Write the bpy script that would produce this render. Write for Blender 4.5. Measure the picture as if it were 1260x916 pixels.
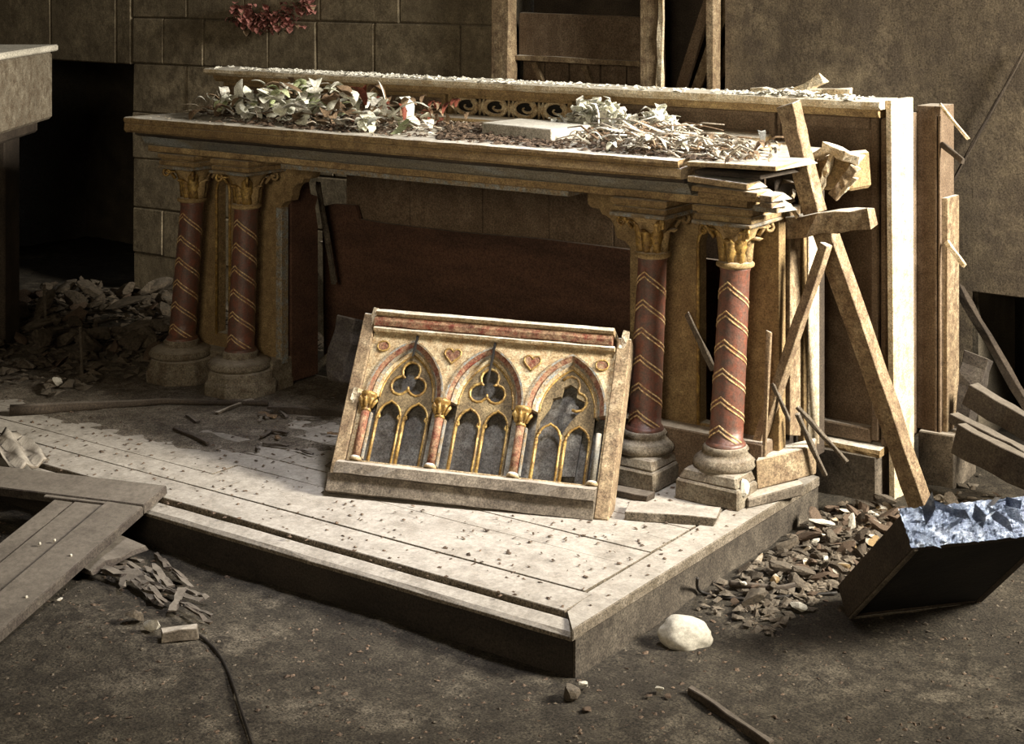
import bpy, bmesh, math, random
from mathutils import Vector, Matrix, noise
R = random.Random(11)
PI = math.pi
for o in list(bpy.data.objects): bpy.data.objects.remove(o)
scn = bpy.context.scene
C = scn.collection

# ------------------------------------------------------------------ camera, world, light, exposure
FPX = 1930.0; YAW = math.radians(35.5); HOR = -30.0; EYE = (2.098, -3.196, 1.593)
cd = bpy.data.cameras.new('camera'); cam = bpy.data.objects.new('camera', cd); C.objects.link(cam)
cam.location = EYE; cam.rotation_euler = (PI/2, 0, YAW)
cd.sensor_width = 36; cd.lens = 36*FPX/1260; cd.shift_y = -(458-HOR)/1260
cd.clip_start = .05; cd.clip_end = 60
scn.camera = cam
scn.view_settings.view_transform = 'Standard'; scn.view_settings.look = 'None'
scn.view_settings.gamma = 1; scn.view_settings.exposure = 0.0
w = bpy.data.worlds.new('world'); scn.world = w; w.use_nodes = True
w.node_tree.nodes['Background'].inputs[0].default_value = (.75, .85, 1, 1)
w.node_tree.nodes['Background'].inputs[1].default_value = .35

def area(name, loc, target, sx, sy, power, col, spread=180):
    l = bpy.data.lights.new(name, 'AREA'); l.shape = 'RECTANGLE'; l.size = sx; l.size_y = sy
    l.energy = power; l.color = col; l.spread = math.radians(spread)
    o = bpy.data.objects.new(name, l); C.objects.link(o); o.location = loc
    d = Vector(target)-Vector(loc); o.rotation_euler = d.to_track_quat('-Z', 'Y').to_euler()
    return o
area('window_daylight', (3.42, 1.65, 2.55), (-.2, 1.15, .75), 1.0, 1.1, 150, (1, .93, .80), 72)
area('added_overhead_light', (.5, .40, 3.95), (-.85, .38, 0), .6, .6, 10.5, (.97, .96, 1), 38)  # added lamp from above, brightens the middle of the platform
area('nave_fill_light', (1.2, -4.2, 2.0), (-1.4, 1.2, .9), 1.5, 1.3, 17, (1, .85, .62), 75)  # added fill lamp, lifts the front faces of the altar

# ------------------------------------------------------------------ pixel -> world point, for laying things out
_f = Vector((-math.sin(YAW), math.cos(YAW), 0)); _r = Vector((math.cos(YAW), math.sin(YAW), 0)); _C = Vector(EYE)
def at(px, py, x=None, y=None, z=None, d=None):
    v = _f + _r*((px-630)/FPX) + Vector((0, 0, -(py-HOR)/FPX))
    if z is not None: t = (z-_C.z)/v.z
    elif y is not None: t = (y-_C.y)/v.y
    elif x is not None: t = (x-_C.x)/v.x
    else: t = d
    return _C + v*t

# ------------------------------------------------------------------ materials
def mat(name, c1, c2, c3=None, scale=6, stretch=(1, 1, 1), rough=.85, metal=0, bump=.35, dust=None, damt=.8,
        wear=None, wearamt=.45, grain=.34, coat=0, spec=.3):
    m = bpy.data.materials.new(name); m.use_nodes = True
    nt = m.node_tree; N = nt.nodes; L = nt.links; b = N['Principled BSDF']
    tc = N.new('ShaderNodeTexCoord'); mp = N.new('ShaderNodeMapping'); mp.inputs['Scale'].default_value = stretch
    L.new(tc.outputs['Object'], mp.inputs[0])
    def nz(sc, det=6, r=.6, vec=mp):
        n = N.new('ShaderNodeTexNoise'); n.inputs['Scale'].default_value = sc; n.inputs['Detail'].default_value = det
        n.inputs['Roughness'].default_value = r; L.new(vec.outputs[0] if vec is mp else tc.outputs['Object'], n.inputs['Vector']); return n
    n1 = nz(scale)
    cr = N.new('ShaderNodeValToRGB'); L.new(n1.outputs['Fac'], cr.inputs[0])
    e = cr.color_ramp.elements; e[0].position = .34; e[0].color = (*c1, 1); e[1].position = .66; e[1].color = (*c2, 1)
    if c3: k = cr.color_ramp.elements.new(.52); k.color = (*c3, 1)
    out = cr.outputs[0]
    def mix(fac, a, bcol, mode='MIX'):
        x = N.new('ShaderNodeMix'); x.data_type = 'RGBA'; x.blend_type = mode
        if hasattr(fac, 'links'): L.new(fac, x.inputs[0])
        else: x.inputs[0].default_value = fac
        L.new(a, x.inputs[6])
        if hasattr(bcol, 'links'): L.new(bcol, x.inputs[7])
        else: x.inputs[7].default_value = (*bcol, 1)
        return x.outputs[2]
    if wear:
        n2 = nz(scale*4.5, 8, .75, None); r2 = N.new('ShaderNodeMapRange'); L.new(n2.outputs['Fac'], r2.inputs[0])
        r2.inputs[1].default_value = .352-wearamt*.25; r2.inputs[2].default_value = .68-wearamt*.2
        out = mix(r2.outputs[0], out, wear)
    g = nz(170, 3, .8, None); gr = N.new('ShaderNodeMapRange'); L.new(g.outputs['Fac'], gr.inputs[0])
    gr.inputs[1].default_value = .3; gr.inputs[2].default_value = .7
    gr.inputs[3].default_value = 1-grain*2; gr.inputs[4].default_value = 1+grain*1.6
    out = mix(1.0, out, gr.outputs[0], 'MULTIPLY')
    if dust:
        ge = N.new('ShaderNodeNewGeometry'); sp = N.new('ShaderNodeSeparateXYZ'); L.new(ge.outputs['Normal'], sp.inputs[0])
        dr = N.new('ShaderNodeMapRange'); L.new(sp.outputs[2], dr.inputs[0]); dr.inputs[1].default_value = .68; dr.inputs[2].default_value = .95
        n3 = nz(9, 7, .7, None); r3 = N.new('ShaderNodeMapRange'); L.new(n3.outputs['Fac'], r3.inputs[0])
        r3.inputs[1].default_value = .25; r3.inputs[2].default_value = .55; r3.inputs[3].default_value = .35*damt; r3.inputs[4].default_value = damt
        mu = N.new('ShaderNodeMath'); mu.operation = 'MULTIPLY'; L.new(dr.outputs[0], mu.inputs[0]); L.new(r3.outputs[0], mu.inputs[1])
        n4 = nz(60, 4, .8, None); dm = N.new('ShaderNodeMapRange'); L.new(n4.outputs['Fac'], dm.inputs[0])
        dm.inputs[1].default_value = .3; dm.inputs[2].default_value = .7; dm.inputs[3].default_value = .6; dm.inputs[4].default_value = 1.15
        rgb = N.new('ShaderNodeRGB'); rgb.outputs[0].default_value = (*dust, 1)
        dcol = mix(1.0, rgb.outputs[0], dm.outputs[0], 'MULTIPLY')
        out = mix(mu.outputs[0], out, dcol)
    L.new(out, b.inputs['Base Color'])
    b.inputs['Roughness'].default_value = rough; b.inputs['Metallic'].default_value = metal
    b.inputs['Specular IOR Level'].default_value = spec; b.inputs['Coat Weight'].default_value = coat
    if bump:
        nb = nz(scale*7, 8, .7); bp = N.new('ShaderNodeBump'); bp.inputs['Strength'].default_value = bump; bp.inputs['Distance'].default_value = .006
        L.new(nb.outputs['Fac'], bp.inputs['Height']); L.new(bp.outputs[0], b.inputs['Normal'])
    return m
DUST = (.56, .50, .42); WHITE = (.85, .82, .74)
M = {}
M['ochre'] = mat('worn_ochre_paint', (.24, .165, .075), (.44, .32, .155), (.34, .24, .11), 7, (1, 1, 1.6), dust=WHITE, wear=(.19, .125, .06), wearamt=.4)
M['ochre_x'] = mat('worn_ochre_moulding', (.30, .205, .09), (.64, .475, .24), (.46, .33, .155), 5, (.35, 1, 3), dust=WHITE, wear=(.20, .13, .065), wearamt=.35)
M['bluegrey'] = mat('blue_grey_band', (.12, .12, .11), (.24, .25, .24), (.19, .165, .12), 6, (.5, 1, 2), dust=DUST)
M['blue'] = mat('faded_blue_paint', (.14, .21, .25), (.30, .40, .46), None, 8, dust=DUST, wear=(.24, .17, .09), wearamt=.5)
M['red'] = mat('brick_red_paint', (.13, .038, .022), (.29, .09, .048), (.21, .06, .032), 9, rough=.42, spec=.7, wear=(.09, .06, .045), wearamt=.2, grain=.2)
M['redfaded'] = mat('faded_red_paint', (.085, .02, .012), (.19, .046, .026), None, 9, wear=(.36, .26, .15), wearamt=-.15)
M['gold'] = mat('aged_gold_leaf', (.42, .25, .05), (.92, .66, .22), (.70, .46, .13), 14, rough=.42, metal=.35, bump=.3, grain=.25, wear=(.16, .09, .035), wearamt=.3, spec=.5)
M['goldline'] = mat('gold_stripe_paint', (.78, .56, .24), (1.0, .86, .50), None, 20, rough=.5, metal=.1, bump=.1, wear=(.3, .14, .06), wearamt=.2)
M['cream'] = mat('cream_gilt_ground', (.44, .37, .23), (.76, .69, .49), (.62, .54, .36), 9, dust=WHITE, wear=(.30, .19, .09), wearamt=.25, grain=.35)
M['bell'] = mat('capital_brown', (.20, .13, .06), (.40, .28, .13), None, 12, dust=DUST)
M['brown'] = mat('brown_panelling', (.15, .105, .07), (.26, .19, .13), (.20, .145, .095), 4, (3, 3, .5), dust=DUST, wear=(.12, .08, .05), wearamt=.25)
M['brownred'] = mat('dark_red_brown_board', (.055, .028, .018), (.11, .055, .034), None, 5, (.5, 1, 2), dust=DUST, damt=.4)
M['greywood'] = mat('grey_weathered_wood', (.12, .10, .075), (.28, .235, .175), (.19, .155, .115), 4, (1, 1, 1), dust=DUST, wear=(.07, .055, .04), wearamt=.3)
M['beam'] = mat('bare_timber', (.26, .19, .11), (.60, .49, .32), (.42, .32, .19), 6, (3, 3, .6), dust=WHITE, wear=(.15, .10, .06), wearamt=.35)
M['palewood'] = mat('pale_board', (.66, .58, .42), (.88, .82, .68), (.78, .71, .56), 5, (3, 3, .4), dust=WHITE, wear=(.45, .34, .2), wearamt=.3)  # one pale tone for end boards, shelf top and splinters
M['darkwood'] = mat('dark_wood', (.03, .022, .016), (.08, .06, .042), None, 5, dust=(.2, .17, .14), damt=.6)
M['deck'] = mat('dusty_platform_boards', (.17, .14, .105), (.36, .31, .245), (.25, .21, .165), 3.2, (.6, 2.2, 1), dust=(.47, .43, .375), damt=.8, wear=(.10, .08, .055), wearamt=.5, grain=.5)
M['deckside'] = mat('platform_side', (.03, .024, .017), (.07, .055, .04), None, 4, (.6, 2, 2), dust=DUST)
M['stone'] = mat('limestone_block', (.25, .205, .135), (.52, .43, .29), (.38, .315, .21), 3, dust=DUST, damt=.5, wear=(.15, .12, .08), wearamt=.35, bump=.6, grain=.28)
M['mortar'] = mat('dark_mortar', (.09, .075, .055), (.16, .13, .09), None, 8, bump=.5)
M['plaster'] = mat('stained_plaster', (.15, .115, .075), (.46, .37, .24), (.28, .22, .14), 2.2, (1, 1, .6), wear=(.11, .085, .06), wearamt=.5, bump=.5, grain=.34)
M['dirt'] = mat('dirt_floor', (.045, .037, .027), (.23, .195, .145), (.10, .084, .06), 3.2, wear=(.03, .024, .017), wearamt=.5, bump=1.0, grain=.55)
M['doorwood'] = mat('dull_dark_plank', (.06, .05, .04), (.16, .135, .105), (.10, .085, .065), 4, dust=(.22, .19, .155), damt=.8, wear=(.04, .03, .025), wearamt=.3)
M['flake'] = mat('dull_brown_flake', (.03, .023, .016), (.12, .092, .065), None, 9, bump=.6)
M['riserdark'] = mat('shade_dark_riser', (.012, .009, .007), (.035, .027, .02), None, 4, (.6, 2, 2))  # shade on the front riser is put into this dark colour
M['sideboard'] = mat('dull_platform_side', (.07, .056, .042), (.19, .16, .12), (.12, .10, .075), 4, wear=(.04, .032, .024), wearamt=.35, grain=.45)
M['drift'] = mat('drifted_dirt', (.19, .165, .125), (.42, .37, .30), (.30, .26, .205), 6, wear=(.10, .08, .06), wearamt=.42, bump=1.0, grain=.5)
M['bronze'] = mat('dark_gilt_tracery', (.09, .065, .035), (.24, .18, .095), (.15, .11, .06), 12, grain=.4)
M['rock'] = mat('rubble_stone', (.04, .031, .021), (.14, .11, .078), None, 6, dust=DUST, damt=.12, bump=.6)
M['rockpale'] = mat('pale_stone', (.46, .42, .34), (.72, .67, .56), None, 6, dust=WHITE, damt=.4, bump=.6)
M['basestone'] = mat('column_base_stone', (.20, .175, .13), (.38, .335, .25), None, 5, dust=DUST, damt=.6, wear=(.12, .09, .06), wearamt=.35)
M['white'] = mat('white_plaster_flake', (.70, .67, .58), (.90, .88, .80), None, 12, bump=.4)
M['leafpale'] = mat('bleached_leaf', (.70, .70, .56), (.93, .93, .84), None, 12, rough=.6, bump=.3, grain=.2)
M['leafgreen'] = mat('dried_green_leaf', (.30, .36, .17), (.58, .62, .38), None, 12, rough=.6, bump=.3)
M['leafbrown'] = mat('withered_brown_leaf', (.14, .09, .055), (.30, .21, .13), None, 12, rough=.8, bump=.3)
M['leafred'] = mat('withered_red_leaf', (.11, .028, .018), (.25, .07, .04), None, 12, rough=.7, bump=.3)
M['twig'] = mat('dry_twig', (.30, .25, .19), (.62, .56, .46), None, 14, bump=.3)
M['garland'] = mat('purple_red_dried_petal', (.28, .09, .08), (.55, .26, .22), None, 16, bump=.2)
M['tracdark'] = mat('tracery_recess_grey', (.10, .10, .095), (.24, .235, .215), None, 7, wear=(.07, .06, .05), wearamt=.4)
M['black'] = mat('near_black_board', (.006, .005, .004), (.02, .016, .012), None, 6, dust=(.10, .08, .06), damt=.5)  # near-black tone shared by crate floor, frieze ground and cracks
M['foil'] = mat('crumpled_foil', (.07, .09, .14), (.52, .58, .70), (.20, .24, .33), 22, rough=.3, metal=.75, bump=.9, grain=.2, spec=.6)  # blue sky reflection and glints are put into the colour
M['wire'] = mat('black_cable', (.012, .010, .009), (.03, .025, .02), None, 10, rough=.6, bump=0)
M['card'] = mat('grey_carton', (.34, .31, .25), (.55, .51, .43), None, 9, dust=WHITE, bump=.2)
M['litter'] = mat('dark_leaf_litter', (.05, .035, .025), (.16, .11, .075), None, 20, bump=.2)
M['shell'] = mat('room_shell', (.09, .075, .055), (.16, .135, .10), None, 2, bump=0)

# ------------------------------------------------------------------ mesh builder
class MB:
    def __init__(s): s.v = []; s.f = []; s.sm = []
    def add(s, vs, fs, smooth=False):
        n = len(s.v); s.v += [Vector(p) for p in vs]
        for f in fs: s.f.append([i+n for i in f]); s.sm.append(smooth)
        return s
    def hexa(s, p):  # 4 bottom, 4 top, counter-clockwise from above
        return s.add(p, [(3, 2, 1, 0), (4, 5, 6, 7), (0, 1, 5, 4), (1, 2, 6, 5), (2, 3, 7, 6), (3, 0, 4, 7)])
    def box(s, x0, x1, y0, y1, z0, z1, j=0):
        p = [(x0, y0, z0), (x1, y0, z0), (x1, y1, z0), (x0, y1, z0), (x0, y0, z1), (x1, y0, z1), (x1, y1, z1), (x0, y1, z1)]
        if j: p = [tuple(c+R.uniform(-j, j) for c in q) for q in p]
        return s.hexa(p)
    def beam(s, p, q, w, t, up=(0, 1, 0), seg=5, j=.002, taper=1, broken=(0, 0)):
        # w across, t along 'up'
        p = Vector(p); q = Vector(q); d = (q-p).normalized(); u = Vector(up); u = (u-d*u.dot(d)).normalized(); a = d.cross(u).normalized()
        vs = []; n = seg+1
        for i in range(n):
            k = i/seg; c = p.lerp(q, k); sc = 1+(taper-1)*k
            for (sa, su) in ((-1, -1), (1, -1), (1, 1), (-1, 1)):
                e = 0
                if i == 0: e = -R.uniform(0, broken[0])
                if i == n-1: e = R.uniform(0, broken[1])
                vs.append(c+a*(sa*w/2*sc+R.uniform(-j, j))+u*(su*t/2*sc+R.uniform(-j, j))+d*e)
        fs = [(0, 1, 2, 3), tuple(4*seg+i for i in (3, 2, 1, 0))]
        for i in range(seg):
            for k in range(4):
                a0 = 4*i+k; a1 = 4*i+(k+1) % 4; fs.append((a0, a0+4, a1+4, a1))
        return s.add(vs, fs)
    def tube(s, path, r, n=6, taper=1, closed=False):
        path = [Vector(p) for p in path]; m = len(path); vs = []
        for i, p in enumerate(path):
            a = path[(i-1) % m] if (closed or i > 0) else p; b = path[(i+1) % m] if (closed or i < m-1) else p
            d = (b-a).normalized() if (b-a).length > 1e-9 else Vector((0, 0, 1))
            u = d.orthogonal() if i == 0 else (pu-d*pu.dot(d)); u.normalize(); pu = u.copy(); w2 = d.cross(u)
            rr = (r[i] if isinstance(r, (list, tuple)) else r*(1+(taper-1)*i/max(1, m-1)))
            for k in range(n):
                t = 2*PI*k/n; vs.append(p+u*math.cos(t)*rr+w2*math.sin(t)*rr)
        fs = []
        for i in range(m if closed else m-1):
            for k in range(n):
                a0 = i*n+k; a1 = i*n+(k+1) % n; j2 = ((i+1) % m)*n
                fs.append((a0, a1, j2+(k+1) % n, j2+k))
        if not closed: fs += [tuple(range(n))[::-1], tuple((m-1)*n+k for k in range(n))]
        return s.add(vs, fs, True)
    def lathe(s, prof, cx, cy, n=28, lean=(0, 0), z0=0, sq=None, smooth=True):
        vs = []
        for (r, z) in prof:
            for k in range(n):
                t = 2*PI*(k+.5)/n; rr = r
                vs.append((cx+lean[0]*(z-z0)+rr*math.cos(t), cy+lean[1]*(z-z0)+rr*math.sin(t), z))
        fs = []
        for i in range(len(prof)-1):
            for k in range(n):
                fs.append((i*n+k, i*n+(k+1) % n, (i+1)*n+(k+1) % n, (i+1)*n+k))
        fs += [tuple(range(n))[::-1], tuple((len(prof)-1)*n+k for k in range(n))]
        return s.add(vs, fs, smooth)
    def sweepx(s, prof, x0, x1, seg=30, j=.0015, zslope=0):
        # prof: closed polygon in (y, z), swept along x; slightly uneven
        n = len(prof); vs = []
        for i in range(seg+1):
            x = x0+(x1-x0)*i/seg
            for (y, z) in prof: vs.append((x, y+R.uniform(-j, j), z+R.uniform(-j, j)+zslope*(x-x0)))
        fs = [tuple(range(n)), tuple(seg*n+k for k in range(n))[::-1]]
        for i in range(seg):
            for k in range(n): fs.append((i*n+k, (i+1)*n+k, (i+1)*n+(k+1) % n, i*n+(k+1) % n))
        return s.add(vs, fs)
    def plate(s, outer, holes, to3, t):
        # flat plate with holes; to3(u, v, d) -> 3D point; d from 0 (front) to t (back)
        bm = bmesh.new(); loops = [outer]+list(holes); es = []
        for lp in loops:
            vs = [bm.verts.new((p[0], p[1], 0)) for p in lp]
            es += [bm.edges.new((vs[i], vs[(i+1) % len(vs)])) for i in range(len(vs))]
        bmesh.ops.triangle_fill(bm, use_beauty=True, use_dissolve=False, edges=es)
        bm.verts.index_update(); vv = [v.co.copy() for v in bm.verts]; ff = [[v.index for v in f.verts] for f in bm.faces]; bm.free()
        n = len(vv); pts = [to3(p.x, p.y, 0) for p in vv]+[to3(p.x, p.y, t) for p in vv]
        fs = ff+[[i+n for i in f][::-1] for f in ff]
        o = 0
        for lp in loops:
            m = len(lp)
            for i in range(m): fs.append((o+i, o+(i+1) % m, n+o+(i+1) % m, n+o+i))
            o += m
        return s.add(pts, fs)

OFF = {}
def mesh_of(mb, name, off=Vector((0, 0, 0)), mat_=None):
    me = bpy.data.meshes.new(name); me.from_pydata([tuple(p-off) for p in mb.v], [], mb.f)
    me.polygons.foreach_set('use_smooth', mb.sm)
    bm = bmesh.new(); bm.from_mesh(me); bmesh.ops.recalc_face_normals(bm, faces=bm.faces); bm.to_mesh(me); bm.free()
    if mat_: me.materials.append(M[mat_])
    me.update(); return me
def bevel(o, wdt=.003, seg=1):
    b = o.modifiers.new('bevel', 'BEVEL'); b.width = wdt; b.segments = seg; b.limit_method = 'ANGLE'; b.angle_limit = math.radians(40); return o
def thing(name, label, cat, loc, group=None, mw=None):
    o = bpy.data.objects.new(name, None); C.objects.link(o); o.location = loc; o.empty_display_size = .05
    if mw is not None: o.matrix_world = mw
    o['label'] = label; o['category'] = cat
    if group: o['group'] = group
    OFF[o] = Vector((0, 0, 0)) if mw is not None else Vector(loc)
    return o
def part(name, mb, m, parent, bv=0, label=None, kind=None):
    off = OFF[parent]; o = bpy.data.objects.new(name, mesh_of(mb, name, off, m)); C.objects.link(o); o.parent = parent; OFF[o] = off
    if bv: bevel(o, bv)
    if label: o['label'] = label
    if kind: o['kind'] = kind
    return o
def single(name, mb, m, label=None, cat=None, group=None, kind=None, bv=0):
    n = len(mb.v); cx = sum(p.x for p in mb.v)/n; cy = sum(p.y for p in mb.v)/n; cz = min(p.z for p in mb.v)
    loc = Vector((cx, cy, cz)); o = bpy.data.objects.new(name, mesh_of(mb, name, loc, m)); C.objects.link(o); o.location = loc
    OFF[o] = loc
    if label: o['label'] = label
    if cat: o['category'] = cat
    if group: o['group'] = group
    if kind: o['kind'] = kind
    if bv: bevel(o, bv)
    return o
def struct(name, mb, m, bv=0): return single(name, mb, m, kind='structure', bv=bv)

# ------------------------------------------------------------------ the room
FLOOR = -.125
def ground(x, y):
    n = noise.noise(Vector((x*2.1, y*2.1, 0)))*.010+noise.noise(Vector((x*9, y*9, 3)))*.005+noise.noise(Vector((x*27, y*27, 7)))*.0035
    h = 0
    h += .055*math.exp(-(((x-.30)/.25)**2+((y-1.2)/.40)**2))        # heap on the right
    h += .10*math.exp(-(((x+4.0)/.75)**2+((y-1.8)/.8)**2))
    h += .03*math.exp(-(((x+1.1)/.5)**2+((y+.42)/.25)**2))
    return FLOOR+n*1.3+h-.004
b = MB(); nx, ny = 300, 260; X0, X1, Y0, Y1 = -6.2, 3.6, -4.6, 4.0
def warp(k, a, c, e):  # denser near the scene
    return a+(e-a)*k
vs = []
for j in range(ny+1):
    for i in range(nx+1):
        x = warp(i/nx, X0, 0, X1); y = warp(j/ny, Y0, 0, Y1); vs.append((x, y, ground(x, y)))
b.add(vs, [(j*(nx+1)+i, j*(nx+1)+i+1, (j+1)*(nx+1)+i+1, (j+1)*(nx+1)+i) for j in range(ny) for i in range(nx)], True)
struct('floor', b, 'dirt')

WY = 2.45
# back wall: masonry backing with an opening behind the timber frame, and a deep recess on the left
b = MB()
b.box(-4.41, -1.96, WY+.012, WY+.45, FLOOR-.1, 4.0); b.box(-1.96, -.86, WY+.03, WY+.45, FLOOR-.1, 1.02)
b.box(-1.96, -.86, WY+.03, WY+.45, 2.3, 4.0); b.box(-.86, .15, WY+.03, WY+.45, FLOOR-.1, 4.0)
b.box(.15, 1.5, WY+.03, WY+.45, .43, 4.0); b.box(1.5, 3.6, WY+.03, WY+.45, FLOOR-.1, 4.0)  # low opening at the right added to make that corner dark
b.box(-6.2, -4.42, WY+.012, WY+.45, 1.13, 4.0)
wall = struct('wall_back', b, 'mortar')
OFFW = wall
z = FLOOR-.02; course = 0
while z < 1.9:
    h = R.choice((.245, .26, .27)); x = -4.42
    first = True
    while x < -2.0:
        L_ = R.uniform(.30, .52) if not first else (.24 if course % 2 else .42)
        x1 = min(x+L_, -2.0); x1 = -2.0 if -2.0-x1 < .12 else x1
        bb = MB(); dy = R.uniform(-.004, .003)
        bb.box(x+.0025, x1-.0025, WY+dy, WY+.06, z+.0025, z+h-.0025, .003)
        part('stone_block', bb, 'stone', wall, .006); x = x1; first = False
    z += h; course += 1
# lintel blocks above the recess
x = -6.2
while x < -4.43:
    x1 = min(x+.55, -4.43); bb = MB(); bb.box(x+.005, x1-.005, WY, WY+.06, 1.12, 1.55, .003); part('stone_block', bb, 'stone', wall, .006); x = x1
# plaster skin right of the frame, in three lifts with a rough edge
for (xa, xb, za, zb) in ((-1.97, -.875, FLOOR-.1, 1.03), (-.875, .14, FLOOR-.1, 2.6), (.14, 3.4, .44, 2.6)):
    bb = MB(); n = 24; m_ = 24; vs = []
    for j in range(m_+1):
        for i in range(n+1):
            xx = xa+(xb-xa)*i/n; zz = za+(zb-za)*j/m_
            vs.append((xx, WY+.004*noise.noise(Vector((xx*5, zz*5, 1)))+.008*noise.noise(Vector((xx*2, zz*2, 1)))-.002, zz))
    fs = [(j*(n+1)+i, j*(n+1)+i+1, (j+1)*(n+1)+i+1, (j+1)*(n+1)+i) for j in range(m_) for i in range(n)]
    nn = len(vs); vs += [(xa, WY+.05, za), (xb, WY+.05, za), (xb, WY+.05, zb), (xa, WY+.05, zb)]
    bb.add(vs, fs, True); part('plaster_coat', bb, 'plaster', wall)
b = MB(); b.box(-6.2, -4.0, 3.6, 3.7, FLOOR-.1, 4); b.box(-.5, 3.6, 3.3, 3.4, FLOOR-.1, 4); struct('wall_recess', b, 'mortar')
b = MB(); b.box(-6.3, -6.2, -4.6, 4, FLOOR-.1, 4); struct('wall_left', b, 'shell')
b = MB(); b.box(-6.3, 3.7, -4.75, -4.6, FLOOR-.1, 4); struct('wall_front', b, 'shell')
b = MB(); wy0, wy1, wz0, wz1 = 1.0, 2.3, 1.9, 3.3
b.box(3.6, 3.75, -4.6, wy0, FLOOR-.1, 4); b.box(3.6, 3.75, wy1, 4, FLOOR-.1, 4); b.box(3.6, 3.75, wy0, wy1, FLOOR-.1, wz0); b.box(3.6, 3.75, wy0, wy1, wz1, 4)
struct('wall_right', b, 'shell')
b = MB()
b.box(-6.3, .25, -4.7, 4, 4, 4.1); b.box(1.15, 3.7, -4.7, 4, 4, 4.1); b.box(.25, 1.15, -4.7, .1, 4, 4.1); b.box(.25, 1.15, 1.0, 4, 4, 4.1)  # gap left for the added overhead lamp
struct('ceiling', b, 'shell')

# ------------------------------------------------------------------ platform
pf = thing('platform', 'low grey wooden platform coated in pale dust, with a dark front face', 'platform', (-1.8, .7, FLOOR))
PX0 = -4.3; PYB = 1.46
y = .215; k = 0
while y < PYB-.02:
    y1 = min(y+.112, PYB); off = R.uniform(-.5, .5)
    xs = [PX0, -2.9+off, -1.35+off*.6, -.104]
    for i in range(3):
        bb = MB(); seg = 5; dz = R.uniform(-.0015, .0015)
        bb.beam((xs[i]+.001, (y+y1)/2, -.013+dz), (xs[i+1]-.001, (y+y1)/2, -.013+dz), .026, y1-y-.0012, up=(0, 1, 0), seg=seg, j=.0008)
        part('floor_plank', bb, 'deck', pf, .001)
    y = y1
bb = MB(); bb.beam((PX0, .142, -.010), (-.075, .142, -.010), .024, .128, seg=14, j=.001); part('border_board', bb, 'deck', pf, .002)
# nosing: a lower step in front of the border board
bb = MB(); bb.sweepx([(.068, -.034), (.068, -.012), (.055, -.008), (.012, -.014), (.0, -.022), (.0, -.032)], PX0, -.004, 40, .001); part('nosing', bb, 'deck', pf, .001)
# right border board, mitred at the corner, with a return
bb = MB(); bb.hexa([(-.095, .212, -.03), (0, .0, -.03), (.0, PYB-.03, -.03), (-.10, PYB-.01, -.03), (-.095, .212, .002), (0, .0, .000), (.0, PYB-.03, .000), (-.10, PYB-.01, .003)])
part('border_board', bb, 'deck', pf, .003)
bb = MB(); bb.hexa([(-.068, .08, -.03), (-.002, .001, -.03), (-.001, .03, -.03), (-.08, .20, -.03), (-.068, .08, .001), (-.002, .001, .0), (-.001, .03, .0), (-.08, .20, .002)]); part('corner_block', bb, 'deck', pf)
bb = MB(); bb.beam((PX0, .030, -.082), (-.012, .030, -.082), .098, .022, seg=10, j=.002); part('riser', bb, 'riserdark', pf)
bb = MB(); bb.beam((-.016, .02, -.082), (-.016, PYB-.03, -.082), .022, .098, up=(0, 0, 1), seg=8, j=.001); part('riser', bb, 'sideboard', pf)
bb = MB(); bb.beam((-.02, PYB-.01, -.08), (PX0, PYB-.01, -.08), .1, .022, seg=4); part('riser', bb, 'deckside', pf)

# ------------------------------------------------------------------ altar table
AT = 1.035
al = thing('altar_table', 'painted wooden altar table with ochre cornice and red striped columns', 'altar', (-1.33, 1.3, 0))
# table top in the long sound piece and the shattered right-hand pieces
bb = MB(); bb.sweepx([(.955, AT-.022), (.950, AT-.012), (.952, AT-.002), (.962, AT), (1.79, AT-.012), (1.79, AT-.045), (.98, AT-.045)], -2.742, -.245, 50, .0012)
part('table_top', bb, 'ochre_x', al)
bb = MB(); bb.sweepx([(.965, .975), (.952, .985), (.955, AT-.026), (1.0, AT-.022), (1.2, AT-.022), (1.2, .975)], -2.742, -.238, 50, .001); part('cornice_moulding', bb, 'ochre_x', al)
bb = MB(); bb.sweepx([(.985, .962), (.972, .968), (.972, .974), (1.2, .974), (1.2, .962)], -2.70, -.236, 40, .001); part('cornice_fillet', bb, 'darkwood', al)
bb = MB(); bb.sweepx([(1.010, .925), (1.000, .94), (.985, .961), (1.2, .961), (1.2, .925)], -2.68, -.230, 40, .001); part('cove', bb, 'bluegrey', al)
bb = MB(); bb.sweepx([(1.020, .898), (1.004, .903), (1.004, .924), (1.2, .924), (1.2, .898)], -2.66, -.04, 40, .001); part('lower_moulding', bb, 'ochre_x', al)
bb = MB(); bb.sweepx([(1.028, .880), (1.024, .897), (1.2, .897), (1.2, .880)], -1.962, -.69, 24, .0008); part('underside_fillet', bb, 'blue', al)
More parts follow.
